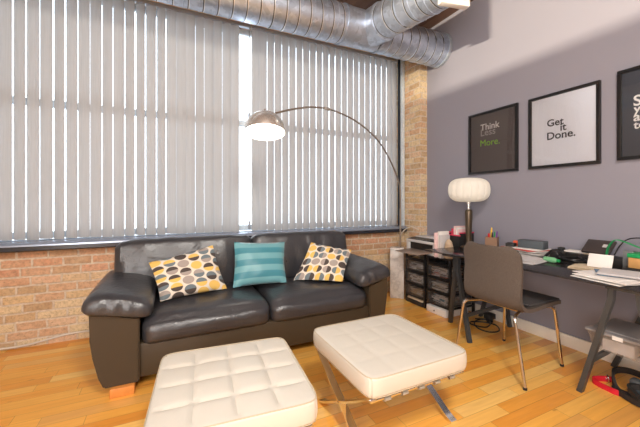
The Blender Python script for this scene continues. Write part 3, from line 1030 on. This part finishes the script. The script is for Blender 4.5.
# ------------------------------------------------------------------ drawer towers, printer and things around them
tower_x0, tower_x1 = 2.562, 2.925
def make_tower(label):
    t = thing('drawer_tower', label, 'drawer tower', (0, 0, 0), 'black plastic drawer towers')
    W = 0.325
    bm = BM()
    for x in (0.012, 0.35):
        for y in (-W / 2 + 0.012, W / 2 - 0.012):
            box(bm, x - 0.012, x + 0.012, y - 0.012, y + 0.012, 0.0, 0.585, 0.003)
    for z in (0.088, 0.237, 0.382, 0.527):
        box(bm, 0.0, 0.362, -W / 2 + 0.02, -W / 2 + 0.004, z - 0.008, z + 0.008); box(bm, 0.0, 0.362, W / 2 - 0.02, W / 2 - 0.004, z - 0.008, z + 0.008)
        box(bm, 0.002, 0.018, -W / 2, W / 2, z - 0.008, z + 0.008)
    part('frame', bm, BLACKP, t)
    bm = BM(); box(bm, -0.012, 0.362, -W / 2, W / 2, 0.583, 0.597, 0.004); part('top', bm, BLACKP, t)
    for z in (0.10, 0.245, 0.39):
        bm = BM(); y0, y1 = -W / 2 + 0.026, W / 2 - 0.026
        box(bm, 0.0, 0.34, y0, y1, z, z + 0.004)
        box(bm, -0.006, -0.002, y0, y1, z, z + 0.125); box(bm, 0.336, 0.34, y0, y1, z, z + 0.125)
        box(bm, 0.0, 0.34, y0, y0 + 0.004, z, z + 0.125); box(bm, 0.0, 0.34, y1 - 0.004, y1, z, z + 0.125)
        dr = part('drawer', bm, SMOKE, t, label='smoky see-through plastic drawer')
        bm = BM(); box(bm, -0.014, -0.004, y0 - 0.01, y1 + 0.01, z + 0.117, z + 0.133, 0.003); part('drawer_rim', bm, BLACKP, t, dr)
    return t
tw = make_tower('black drawer tower with smoky drawers beside the marble lamp base')
tw.location = (2.562, 2.862, 0)
tw2 = dup(tw, (2.562, 2.51, 0.0), 0, 'black drawer tower with smoky drawers beside the desk trestle')
# what lies in the drawers and below
def stack(name, c, size, n, mat, label, cat, group=None, rz=0.0, jit=0.02, th=None, seed=0):
    rnd = random.Random(seed); bm = BM(); x, y, z = c; th = th or size[2] / n
    for i in range(n):
        a = rz + rnd.uniform(-jit, jit) * 4; ox, oy = rnd.uniform(-jit, jit), rnd.uniform(-jit, jit)
        box(bm, x - size[0] / 2 + ox, x + size[0] / 2 + ox, y - size[1] / 2 + oy, y + size[1] / 2 + oy, z + i * th + 0.0003, z + (i + 1) * th - 0.0003, 0, rot_about((x + ox, y + oy, z), a))
    return single(name, bm, mat, label, cat, group, smooth=False)
names = ['lowest', 'middle', 'top']
dm = [[PAGES[3], PAGES[0], PAGES[0]], [PAGES[2], PAGES[0], PAGES[1]]]
for ti, yc in enumerate((2.862, 2.51)):
    for k, z in enumerate((0.1045, 0.2495, 0.3945)):
        stack('paper_stack', (2.69, yc, z), (0.205, 0.20, 0.075 + 0.018 * ((k + ti) % 2)), 9, dm[ti][k],
              'papers in the %s drawer of the tower beside the %s' % (names[k], ('marble base', 'desk trestle')[ti]),
              'papers', 'papers in the smoky drawers', 0.06 * (k - 1), 0.016, seed=k * 3 + ti)
# printer
pr = thing('printer', 'silver multifunction printer with black front on the drawer tower', 'printer', (2.75, 2.78, 0.597))
bm = BM()
box(bm, 2.575, 2.915, 2.545, 3.02, 0.598, 0.625, 0.005)
box(bm, 2.575, 2.915, 2.545, 2.60, 0.62, 0.735, 0.006); box(bm, 2.575, 2.915, 2.975, 3.02, 0.62, 0.735, 0.006)
box(bm, 2.80, 2.915, 2.59, 2.98, 0.62, 0.735, 0.004); box(bm, 2.57, 2.915, 2.545, 3.02, 0.715, 0.745, 0.006)
part('body', bm, SILVERP, pr)
bm = BM(); box(bm, 2.60, 2.80, 2.60, 2.975, 0.626, 0.714); part('paper_bay', bm, BLACKP, pr, label='black open paper bay')
bm = BM(); box(bm, 2.58, 2.70, 2.56, 3.005, 0.742, 0.757, 0.004, rot_about((2.64, 2.8, 0.75), ry=R(-7))); part('control_panel', bm, BLACKP, pr, label='black control panel')
bm = BM(); box(bm, 2.71, 2.91, 2.55, 3.015, 0.745, 0.774, 0.006); part('scanner_lid', bm, SILVERP, pr)
bm = BM(); box(bm, 2.36, 2.60, 2.60, 2.96, 0.628, 0.636, 0.002, rot_about((2.60, 2.78, 0.63), ry=R(-3))); part('output_tray', bm, TRAYM, pr, label='brown output tray pulled out')
bm = BM()
for i in range(5): box(bm, 2.605 , 2.615, 2.66 + i * 0.05, 2.69 + i * 0.05, 0.752, 0.757, 0.001)
part('button', bm, GREYP, pr)

# flat boxes on the floor below the drawers
wb = thing('network_device', 'flat white plastic device on the floor under the drawer tower by the trestle', 'device', (2.70, 2.51, 0))
bm = BM(); box(bm, 2.53, 2.86, 2.375, 2.645, 0.0, 0.074, 0.008); part('casing', bm, WHITEP, wb)
bm = BM(); tube(bm, [(2.527, 2.53, 0.035), (2.533, 2.53, 0.035)], 0.008, 12); part('button', bm, BLACKP, wb, label='small black button')
bm = BM(); box(bm, 2.555, 2.86, 2.73, 2.995, 0.0, 0.05, 0.004); single('flat_case', bm, BLACKM, 'flat black case on the floor under the tower by the marble base', 'case')
bm = BM(); box(bm, 2.56, 2.85, 2.74, 2.985, 0.0505, 0.064, 0.002); single('beige_folder', bm, PAPERB, 'beige folder on the flat black case under the drawer tower', 'folder')

# booklets, file, toy
for i, (x, y, h, m, lab) in enumerate([(2.61, 2.53, 0.26, PALEPINK, 'tall pale pink booklet standing next to the printer'),
                                       (2.63, 2.50, 0.275, PAPER, 'tallest white booklet standing between printer and desk'),
                                       (2.61, 2.466, 0.24, PAPERG, 'grey-white booklet standing behind the beige cloth bag')]):
    bm = BM(); box(bm, x - 0.07, x + 0.07, y - 0.011, y + 0.011, 0.598, 0.598 + h, 0.002, rot_about((x, y, 0.598), R(3 * i - 3)))
    single('booklet', bm, m, lab, 'booklet', 'booklets standing beside the printer')
mf = thing('magazine_file', 'black magazine file with pink rim holding pink papers beside the printer', 'magazine file', (2.81, 2.43, 0.598))
fx0, fx1, fy0, fy1 = 2.715, 2.92, 2.36, 2.505
bm = BM()
box(bm, fx0, fx1, fy0, fy0 + 0.005, 0.598, 0.86); box(bm, fx0, fx1, fy1 - 0.005, fy1, 0.598, 0.86); box(bm, fx0, fx0 + 0.005, fy0, fy1, 0.598, 0.83); box(bm, fx1 - 0.005, fx1, fy0, fy1, 0.598, 0.86); box(bm, fx0, fx1, fy0, fy1, 0.598, 0.604)
part('file_body', bm, BLACKM, mf)
bm = BM(); box(bm, fx0 - 0.004, fx1 + 0.002, fy0 - 0.004, fy0 + 0.006, 0.855, 0.868); box(bm, fx0 - 0.004, fx0 + 0.006, fy0 - 0.004, fy1 + 0.004, 0.828, 0.84); box(bm, fx0 - 0.004, fx1 + 0.002, fy1 - 0.006, fy1 + 0.004, 0.855, 0.868); part('rim', bm, PINK, mf, label='pink rim')
for i in range(4):
    y = fy0 + 0.02 + i * 0.03
    bm = BM(); box(bm, fx0 + 0.012, fx1 - 0.012, y, y + 0.012, 0.605, 0.90 + 0.014 * (i % 3), 0.001)
    single('leaflet', bm, [PALEPINK, PAPER, PALEPINK, PINK][i], ['pale pink leaflet nearest the lamp in the black magazine file', 'white leaflet in the black magazine file',
           'pale pink leaflet behind the white one in the magazine file', 'deep pink leaflet at the printer end of the magazine file'][i], 'leaflet', 'leaflets in the magazine file', smooth=False)
bm = BM()
def fn(u, v, w, p):
    p.x *= 1 - 0.35 * w; p.y *= 1 - 0.45 * max(0, w) + 0.15 * (1 - w * w)
    p += Vector((0.012, 0.014, 0.0)) * noise.noise(p * 22 + Vector((3, 1, 0)))
    return p
soft(bm, (2.585, 2.385, 0.700), (0.08, 0.085, 0.202), 0.035, 14, fn)
single('cloth_bag', bm, BEIGE, 'small slumped beige cloth bag on the tower at the desk corner', 'bag')

# ------------------------------------------------------------------ table lamp
LXc, LYc = 2.705, 2.245
tl = thing('table_lamp', 'table lamp with round ribbed cream shade on dark bronze stem', 'table lamp', (LXc, LYc, 0.731))
prof = []
for i in range(25):
    a = -PI / 2 + PI * i / 24
    ca, sa = math.cos(a), math.sin(a)
    r = 0.193 * (abs(ca) ** 0.55); z = 0.12 * (1 if sa > 0 else -1) * abs(sa) ** 0.8
    if r < 0.05: r = 0.05
    prof.append((r, z))
bm = BM(); lathe(bm, prof, (LXc, LYc, 1.305), 144, None, lambda a: 1 - 0.05 * (1 - abs(math.sin(a * 8))) ** 2)
part('lamp_shade', bm, SHADE, tl, ang=60)
bm = BM(); tube(bm, [(LXc, LYc, 1.10), (LXc, LYc, 1.25)], 0.011, 12); tube(bm, [(LXc, LYc, 1.165), (LXc, LYc, 1.19)], 0.02, 12); part('neck', bm, BRUSH, tl, label='nickel neck')
bm = BM(); lathe(bm, [(0.0, 1.112), (0.02, 1.112), (0.032, 1.10), (0.036, 1.08), (0.034, 1.0), (0.027, 0.86), (0.024, 0.78), (0.03, 0.755), (0.0, 0.755)], (LXc, LYc, 0), 20); part('stem', bm, BRONZE, tl)
bm = BM(); lathe(bm, [(0.0, 0.757), (0.03, 0.756), (0.06, 0.748), (0.075, 0.738), (0.077, 0.731), (0.0, 0.731)], (LXc, LYc, 0), 28); part('base', bm, BRONZE, tl)
bm = BM(); lathe(bm, [(0.0, 1.345), (0.02, 1.335), (0.03, 1.31), (0.022, 1.28), (0.013, 1.25), (0.0, 1.25)], (LXc, LYc, 0), 16)
part('bulb', bm, M('lamp_bulb', (255, 244, 220), 0.5, emit=((255, 248, 238), 4.5)), tl, label='lit bulb')
# ------------------------------------------------------------------ desk clutter
T = 0.731
pc = thing('pencil_cup', 'square brown card cup holding coloured pens on the desk', 'pencil cup', (2.80, 2.06, T))
bm = BM(); MP = rot_about((2.80, 2.06, T), R(28)); h = 0.052
box(bm, 2.80 - h, 2.80 + h, 2.06 - h, 2.06 - h + 0.004, T, 0.85, 0, MP); box(bm, 2.80 - h, 2.80 + h, 2.06 + h - 0.004, 2.06 + h, T, 0.85, 0, MP)
box(bm, 2.80 - h, 2.80 - h + 0.004, 2.06 - h, 2.06 + h, T, 0.85, 0, MP); box(bm, 2.80 + h - 0.004, 2.80 + h, 2.06 - h, 2.06 + h, T, 0.85, 0, MP); box(bm, 2.80 - h, 2.80 + h, 2.06 - h, 2.06 + h, T, T + 0.005, 0, MP)
part('cup', bm, KRAFT, pc, smooth=False)
pens = [(0.03, 0.025, 0.94, YELLOW, 'pencil', 'tall yellow pencil in the brown cup'), (-0.01, 0.0, 0.92, YELLOW, 'pencil', 'shorter yellow pencil in the middle of the brown cup'), (0.02, -0.01, 0.895, BLUEP, 'pen', 'blue pen in the brown cup'),
        (-0.02, 0.02, 0.885, RED, 'pen', 'red pen in the brown cup'), (0.0, -0.025, 0.905, GREEN, 'pen', 'green pen in the brown cup'), (0.025, -0.03, 0.91, PURPLE, 'pen', 'purple pen in the brown cup'),
        (-0.025, -0.02, 0.90, BLACKP, 'pen', 'black pen in the brown cup'), (0.01, 0.03, 0.885, ORANGE, 'pen', 'orange pen in the brown cup')]
for dx, dy, zt, m, nm, lab in pens:
    bm = BM(); tube(bm, [(2.80 + dx * 0.7, 2.06 + dy * 0.7, T + 0.008), (2.80 + dx * 1.1, 2.06 + dy * 1.1, zt - 0.012), (2.80 + dx * 1.13, 2.06 + dy * 1.13, zt)], 0.006, 6, False, [1, 1, 0.3])
    single(nm, bm, m, lab, nm, 'pens in the brown cup')

def flat(name, c, size, mat, label, cat, rz=0.0, rx=0.0, ry=0.0, group=None, bev=0.002):
    bm = BM(); x, y, z = c
    box(bm, x - size[0] / 2, x + size[0] / 2, y - size[1] / 2, y + size[1] / 2, z, z + size[2], bev, rot_about((x, y, z), rz, rx, ry))
    return single(name, bm, mat, label, cat, group)
G1 = 'paper piles on the black desk'
stack('paper_pile', (2.49, 1.60, T), (0.24, 0.30, 0.022), 6, PAPERG, 'flat pile of grey-white papers on the desk edge behind the chair', 'papers', G1, 0.15, 0.018, seed=3)
stack('paper_pile', (2.80, 1.73, T), (0.21, 0.28, 0.05), 9, PAPER, 'thick white paper pile under the blue-grey box', 'papers', G1, -0.1, 0.02, seed=5)
flat('red_folder', (2.78, 1.735, T + 0.051), (0.22, 0.30, 0.006), PAPERR, 'red folder on the thick white paper pile', 'folder', -0.25)
flat('magazine', (2.785, 1.72, T + 0.058), (0.21, 0.29, 0.005), PAPER, 'white magazine lying open-edged on the red folder', 'magazine', 0.05)
flat('card_box', (2.79, 1.675, T + 0.064), (0.09, 0.20, 0.066), GREYBOX, 'blue-grey card box on top of the paper pile', 'box', 0.12, bev=0.004)
flat('orange_case', (2.82, 1.815, T + 0.064), (0.05, 0.08, 0.045), ORANGE, 'small orange case behind the blue-grey box', 'case', 0.5, bev=0.006)
flat('dark_case', (2.73, 1.825, T + 0.064), (0.07, 0.07, 0.03), BLACKM, 'small black case left of the blue-grey box', 'case', 0.3, bev=0.006)
# camera with lens and strap
cam_ = thing('camera', 'black camera lying against the wall beyond the paper pile', 'camera', (2.79, 1.475, T))
bm = BM(); box(bm, 2.80, 2.87, 1.42, 1.54, T, T + 0.075, 0.01); box(bm, 2.815, 2.86, 1.46, 1.50, T + 0.07, T + 0.095, 0.008); part('camera_body', bm, BLACKM, cam_)
bm = BM(); tube(bm, [(2.80, 1.48, T + 0.036), (2.74, 1.48, T + 0.035), (2.735, 1.48, T + 0.035)], 0.033, 20, False, [1, 1, 0.85]); part('lens', bm, BLACKP, cam_)
bm = BM(); sweep(bm, spline([(2.82, 1.54, T + 0.06), (2.76, 1.545, T + 0.03), (2.70, 1.53, T + 0.014), (2.67, 1.47, T + 0.013), (2.69, 1.43, T + 0.02), (2.81, 1.42, T + 0.06)], 6), rect(0.004, 0.022), up=(0, 0, 1)); part('strap', bm, WEB, cam_)
# black cable coil
bm = BM(); pts = []
for i in range(90):
    a = i * 0.42; rr_ = 0.052 + 0.012 * math.sin(i * 0.7)
    pts.append((2.68 + rr_ * math.cos(a), 1.325 + rr_ * 1.3 * math.sin(a), T + 0.008 + 0.028 * (0.5 + 0.5 * math.sin(i * 0.23)) + 0.0002 * i))
tube(bm, pts, 0.0055, 6); single('cable_coil', bm, BLACKP, 'loose coil of black cable next to the camera', 'cable')
# green plastic bottle lying
gb = thing('plastic_bottle', 'small pale green plastic bottle lying on the desk', 'bottle', (2.60, 1.425, T))
MBt = Matrix.Translation((2.60, 1.475, T + 0.022)) @ Matrix.Rotation(R(90), 4, 'X')
bm = BM(); lathe(bm, [(0.0, 0.0), (0.018, 0.002), (0.021, 0.01), (0.021, 0.07), (0.015, 0.085), (0.009, 0.092), (0.0, 0.092)], (0, 0, 0), 18, MBt); part('bottle_body', bm, GREENPL, gb)
bm = BM(); lathe(bm, [(0.0, 0.09), (0.011, 0.09), (0.011, 0.108), (0.0, 0.108)], (0, 0, 0), 14, MBt); part('cap', bm, GREEN, gb)
# black block standing for the shaded gap, papers and laptop on top
flat('dark_gap_block', (2.845, 1.235, T), (0.15, 0.36, 0.068), BLACKP, 'long black block for the shaded gap along the mauve wall', 'case', 0.0, bev=0.006)
stack('paper_pile', (2.86, 1.37, T + 0.069), (0.10, 0.15, 0.012), 4, PAPER, 'white papers on the end of the long black block', 'papers', G1, 0.1, 0.01, seed=9)
flat('beige_envelope', (2.82, 1.24, T + 0.069), (0.07, 0.14, 0.006), PAPERB, 'beige envelope on the long black block under the laptop', 'envelope', -0.15)
lp = thing('laptop', 'dark brown closed laptop with pale badge on the long black block', 'laptop', (2.87, 1.235, T + 0.08))
MLp = rot_about((2.79, 1.235, T + 0.080), 0, 0, R(-38))
bm = BM(); box(bm, 2.79, 2.925, 1.15, 1.32, T + 0.080, T + 0.098, 0.004, MLp); part('laptop_body', bm, DARKBROWN, lp)
bm = BM(); box(bm, 2.85, 2.88, 1.185, 1.21, T + 0.098, T + 0.0995, 0, MLp); part('badge', bm, SILVERP, lp, label='pale square badge')
# leaning card and paper piles in front
stack('paper_pile', (2.60, 1.195, T), (0.20, 0.16, 0.018), 5, PAPERB, 'beige paper pile under the leaning white card', 'papers', G1, 0.2, 0.016, seed=12)
flat('white_card', (2.60, 1.13, T + 0.0195), (0.006, 0.13, 0.095), PAPER, 'white card leaning on the beige paper pile', 'card', R(8), 0, R(28), bev=0.001)
stack('paper_pile', (2.385, 0.965, T), (0.26, 0.26, 0.022), 6, PAPER, 'wide white paper pile at the front edge of the desk', 'papers', G1, -0.25, 0.025, seed=15)
flat('blue_magazine', (2.44, 0.98, T + 0.0225), (0.20, 0.18, 0.006), PAPERBL, 'blue magazine between white sheets on the wide pile', 'magazine', 0.5)
stack('paper_pile', (2.43, 0.94, T + 0.029), (0.20, 0.22, 0.012), 4, PAPERG, 'grey-white sheets lying over the blue magazine', 'papers', G1, 0.35, 0.02, seed=18)
bm = BM(); box(bm, 2.74, 2.78, 1.005, 1.062, T, 0.866, 0.004); single('grey_speaker', bm, GREYP, 'upright mid-grey plastic box beside the wooden box', 'box')
wbx = thing('wooden_box', 'light wooden box with bright green lid on the desk', 'box', (2.70, 0.935, T))
bm = BM(); box(bm, 2.64, 2.77, 0.86, 0.995, T + 0.042, T + 0.107, 0.003); part('box_body', bm, WOODBOX, wbx)
bm = BM(); box(bm, 2.635, 2.775, 0.855, 1.0, T + 0.107, T + 0.133, 0.004); part('lid', bm, GREEN, wbx, label='bright green lid')
flat('black_case', (2.70, 0.93, T), (0.16, 0.17, 0.041), BLACKM, 'black case beneath the wooden box', 'case', 0.0, bev=0.004)
bm = BM(); sweep(bm, spline([(2.735, 1.15, 0.745), (2.74, 1.145, 0.84), (2.74, 1.133, 0.886), (2.74, 1.10, 0.931), (2.74, 1.049, 0.924), (2.74, 0.974, 0.895), (2.74, 0.90, 0.885), (2.74, 0.845, 0.87), (2.74, 0.82, 0.80), (2.74, 0.80, 0.745)], 6), rect(0.004, 0.026), up=(1, 0, 0))
single('green_strap', bm, GREEN, 'green webbing strap arching up beside the laptop', 'strap')
bm = BM(); tube(bm, spline([(2.90, 1.17, T + 0.075), (2.91, 1.14, 0.88), (2.91, 1.10, 0.925), (2.91, 1.04, 0.942), (2.91, 0.96, 0.93), (2.90, 0.88, 0.86), (2.89, 0.82, 0.738)], 6), 0.004, 6)
single('thin_cable', bm, BLACKP, 'thin black cable looping above the green strap', 'cable')
# papers poking out below the desk end, on trestle rail side
# ------------------------------------------------------------------ under the desk
sb = thing('storage_bin', 'clear plastic storage bin with frosted lid under the desk', 'storage bin', (2.6, 0.89, 0.262))
bz = 0.262
bm = BM()
x0, x1, y0, y1 = 2.43, 2.78, 0.60, 1.115; zt = 0.368
def wallq(a, b):
    v = [bm.verts.new(p) for p in (a[0], a[1], b[1], b[0])]; bm.faces.new(v)
lo = [(x0 + 0.02, y0 + 0.02, bz), (x1 - 0.02, y0 + 0.02, bz), (x1 - 0.02, y1 - 0.02, bz), (x0 + 0.02, y1 - 0.02, bz)]
hi = [(x0, y0, zt), (x1, y0, zt), (x1, y1, zt), (x0, y1, zt)]
lv = [bm.verts.new(p) for p in lo]; hv = [bm.verts.new(p) for p in hi]
bm.faces.new(lv[::-1])
for i in range(4): bm.faces.new((lv[i], lv[(i + 1) % 4], hv[(i + 1) % 4], hv[i]))
bmesh.ops.solidify(bm, geom=bm.faces, thickness=0.003)
part('tub', bm, BINPL, sb)
bm = BM(); box(bm, x0 - 0.012, x1 + 0.012, y0 - 0.012, y1 + 0.012, zt, zt + 0.018, 0.006); box(bm, x0 + 0.03, x1 - 0.03, y0 + 0.03, y1 - 0.03, zt + 0.016, zt + 0.026, 0.006)
lid = part('lid', bm, LIDPL, sb, label='frosted lid')
bm = BM(); box(bm, x0 - 0.0145, x0 - 0.012, 0.935, 0.985, zt - 0.008, zt + 0.016); part('sticker', bm, PAPER, sb, lid, label='white sticker')
flat('document_bundle', (2.525, 0.98, bz + 0.005), (0.12, 0.15, 0.07), PAPERG, 'bundle of pale documents in the clear bin', 'documents', 0.05)
flat('document_bundle', (2.66, 0.93, bz + 0.005), (0.09, 0.22, 0.06), KRAFT, 'brown folder bundle in the clear bin behind the pale one', 'documents', -0.05)
flat('dark_pouch', (2.56, 0.77, bz + 0.005), (0.15, 0.18, 0.06), DARKBROWN, 'dark pouch in the near end of the clear bin', 'pouch', 0.1, bev=0.01)

# harness on the floor
hn = thing('strap_harness', 'red and black webbing harness with metal buckle on the floor', 'harness', (2.62, 0.98, 0))
bm = BM(); sweep(bm, spline([(2.655, 1.066, 0.018), (2.61, 1.10, 0.018), (2.55, 1.135, 0.016), (2.515, 1.125, 0.016), (2.497, 1.085, 0.016), (2.49, 1.04, 0.016), (2.488, 0.995, 0.016), (2.52, 0.93, 0.016), (2.58, 0.88, 0.016)], 6), rect(0.005, 0.036), up=(0, 0, 1))
part('red_strap', bm, RED, hn, label='red webbing loop')
bm = BM(); sweep(bm, spline([(2.515, 0.995, 0.02), (2.52, 1.015, 0.05), (2.565, 1.04, 0.075), (2.635, 1.06, 0.085), (2.72, 1.035, 0.08), (2.78, 0.97, 0.06), (2.80, 0.87, 0.04), (2.74, 0.78, 0.03), (2.62, 0.77, 0.03), (2.54, 0.85, 0.03), (2.505, 0.925, 0.025)], 7, True), rect(0.014, 0.036), up=(0, 0, 1), closed=True)
part('black_loop', bm, WEB, hn, label='padded black webbing loop')
bm = BM(); sweep(bm, spline([(2.50, 0.99, 0.02), (2.475, 0.94, 0.022), (2.455, 0.89, 0.024), (2.45, 0.83, 0.028), (2.47, 0.76, 0.03)], 6), rect(0.012, 0.034), up=(0, 0, 1))
part('black_strap', bm, WEB, hn)
bm = BM()
for c in ((2.60, 1.085, 0.03), (2.60, 1.05, 0.035)):
    pts = [(c[0] + 0.02 * math.cos(a) * 0.8, c[1] + 0.014 * math.cos(a), c[2] + 0.02 * math.sin(a)) for a in [2 * PI * i / 14 for i in range(14)]]
    tube(bm, pts, 0.004, 6, True)
part('buckle', bm, CHROME, hn, label='metal buckle rings')
bm = BM()
pts = spline([(2.50, 0.935, 0.075), (2.475, 0.90, 0.055), (2.455, 0.86, 0.035), (2.45, 0.81, 0.035), (2.475, 0.77, 0.055), (2.51, 0.78, 0.075), (2.53, 0.84, 0.09), (2.525, 0.905, 0.09)], 5, True)
sweep(bm, pts, rect(0.024, 0.03), up=(0, 0, 1), closed=True); part('grip_loop', bm, BLACKM, hn, label='dark grey moulded grip')
bm = BM(); soft(bm, (2.555, 0.925, 0.075), (0.06, 0.055, 0.09), 0.02, 8); part('leash_housing', bm, GREYBOX, hn, label='grey plastic housing')

# cables and adapter under the desk
bm = BM()
pts = [(2.93, 2.12, 0.05), (2.90, 2.15, 0.012), (2.80, 2.20, 0.008), (2.68, 2.16, 0.008), (2.60, 2.05, 0.008), (2.62, 1.95, 0.008), (2.72, 1.93, 0.01), (2.80, 2.02, 0.016), (2.76, 2.12, 0.016), (2.66, 2.18, 0.016), (2.60, 2.12, 0.02), (2.66, 2.02, 0.02), (2.78, 2.06, 0.026), (2.82, 2.14, 0.026), (2.74, 2.2, 0.026)]
tube(bm, spline(pts, 7), 0.006, 6); single('power_cable', bm, BLACKP, 'tangled black power cable on the floor under the desk', 'cable')
bm = BM(); box(bm, 2.82, 2.90, 2.09, 2.17, 0.03, 0.085, 0.008); tube(bm, [(2.86, 2.13, 0.0), (2.86, 2.13, 0.04)], 0.03, 12)
single('power_adapter', bm, BLACKM, 'black power adapter lying in the cable tangle', 'adapter')
bm = BM(); tube(bm, spline([(2.84, 3.10, 0.83), (2.80, 3.20, 0.86), (2.72, 3.255, 0.80), (2.68, 3.255, 0.7), (2.675, 3.25, 0.4), (2.68, 3.26, 0.06), (2.71, 3.28, 0.008), (2.74, 3.30, 0.006)], 6), 0.005, 6)
single('lamp_cord', bm, GREYCORD, 'pale cord draped behind the arc lamp pole to the printer', 'cord')
# grey cord along the brick wall
bm = BM(); tube(bm, spline([(-1.70, 3.365, 0.02), (-1.30, 3.366, 0.022), (-1.13, 3.366, 0.018), (-1.03, 3.366, 0.024), (-0.94, 3.366, 0.038), (-0.84, 3.366, 0.055), (-0.74, 3.366, 0.064), (-0.63, 3.366, 0.063), (-0.45, 3.366, 0.05), (0.2, 3.366, 0.03), (2.2, 3.366, 0.02)], 6), 0.008, 8)
single('wall_cord', bm, GREYCORD, 'pale grey cord running along the foot of the brick wall', 'cord')

# ------------------------------------------------------------------ light
def area(name, loc, target, sx, sy, energy, col):
    l = bpy.data.lights.new(name, 'AREA'); l.shape = 'RECTANGLE'; l.size = sx; l.size_y = sy; l.energy = energy; l.color = col
    o = bpy.data.objects.new(name, l); C.objects.link(o); o.location = loc
    o.rotation_euler = (Vector(target) - Vector(loc)).to_track_quat('-Z', 'Y').to_euler()
    return o
area('ceiling_key', (0.45, -0.4, 2.95), (0.9, 1.9, 0.3), 0.45, 0.45, 52, (1.0, 0.94, 0.86))
area('ceiling_fill', (-0.3, -1.4, 3.25), (0.0, 1.8, 0.2), 2.4, 1.6, 60, (1.0, 0.97, 0.94))
area('side_fill', (-1.55, -0.9, 1.4), (2.96, 1.6, 1.1), 1.8, 1.8, 90, (1.0, 0.98, 0.97))
# light of the next room clearing the partition
l = area('next_room_light', (-4.7, -1.5, 2.285), (2.96, 1.6, 2.75), 0.6, 0.07, 850, (1.0, 0.86, 0.64))
world = bpy.data.worlds.new('daylight'); S.world = world; world.use_nodes = True
bg = world.node_tree.nodes['Background']
bg.inputs[0].default_value = (0.80, 0.90, 1.0, 1); bg.inputs[1].default_value = 4.0

# ------------------------------------------------------------------ camera
cd = bpy.data.cameras.new('camera'); cam = bpy.data.objects.new('camera', cd); C.objects.link(cam)
cd.sensor_width = 36; cd.sensor_fit = 'HORIZONTAL'; cd.lens = 318 / 640 * 36
cd.shift_y = -13.0 / 640; cd.clip_start = 0.02
cam.location = (0, 0, 1.2)
cam.rotation_euler = (R(90), 0, -math.atan(150 / 318))
S.camera = cam
S.view_settings.view_transform = 'Standard'
S.view_settings.look = 'None'
S.view_settings.exposure = 0.22
S.view_settings.gamma = 1.0
S.view_settings.use_curve_mapping = False
S.cycles.use_denoising = True
S.cycles.max_bounces = 10
S.cycles.transparent_max_bounces = 16
S.cycles.sample_clamp_indirect = 6
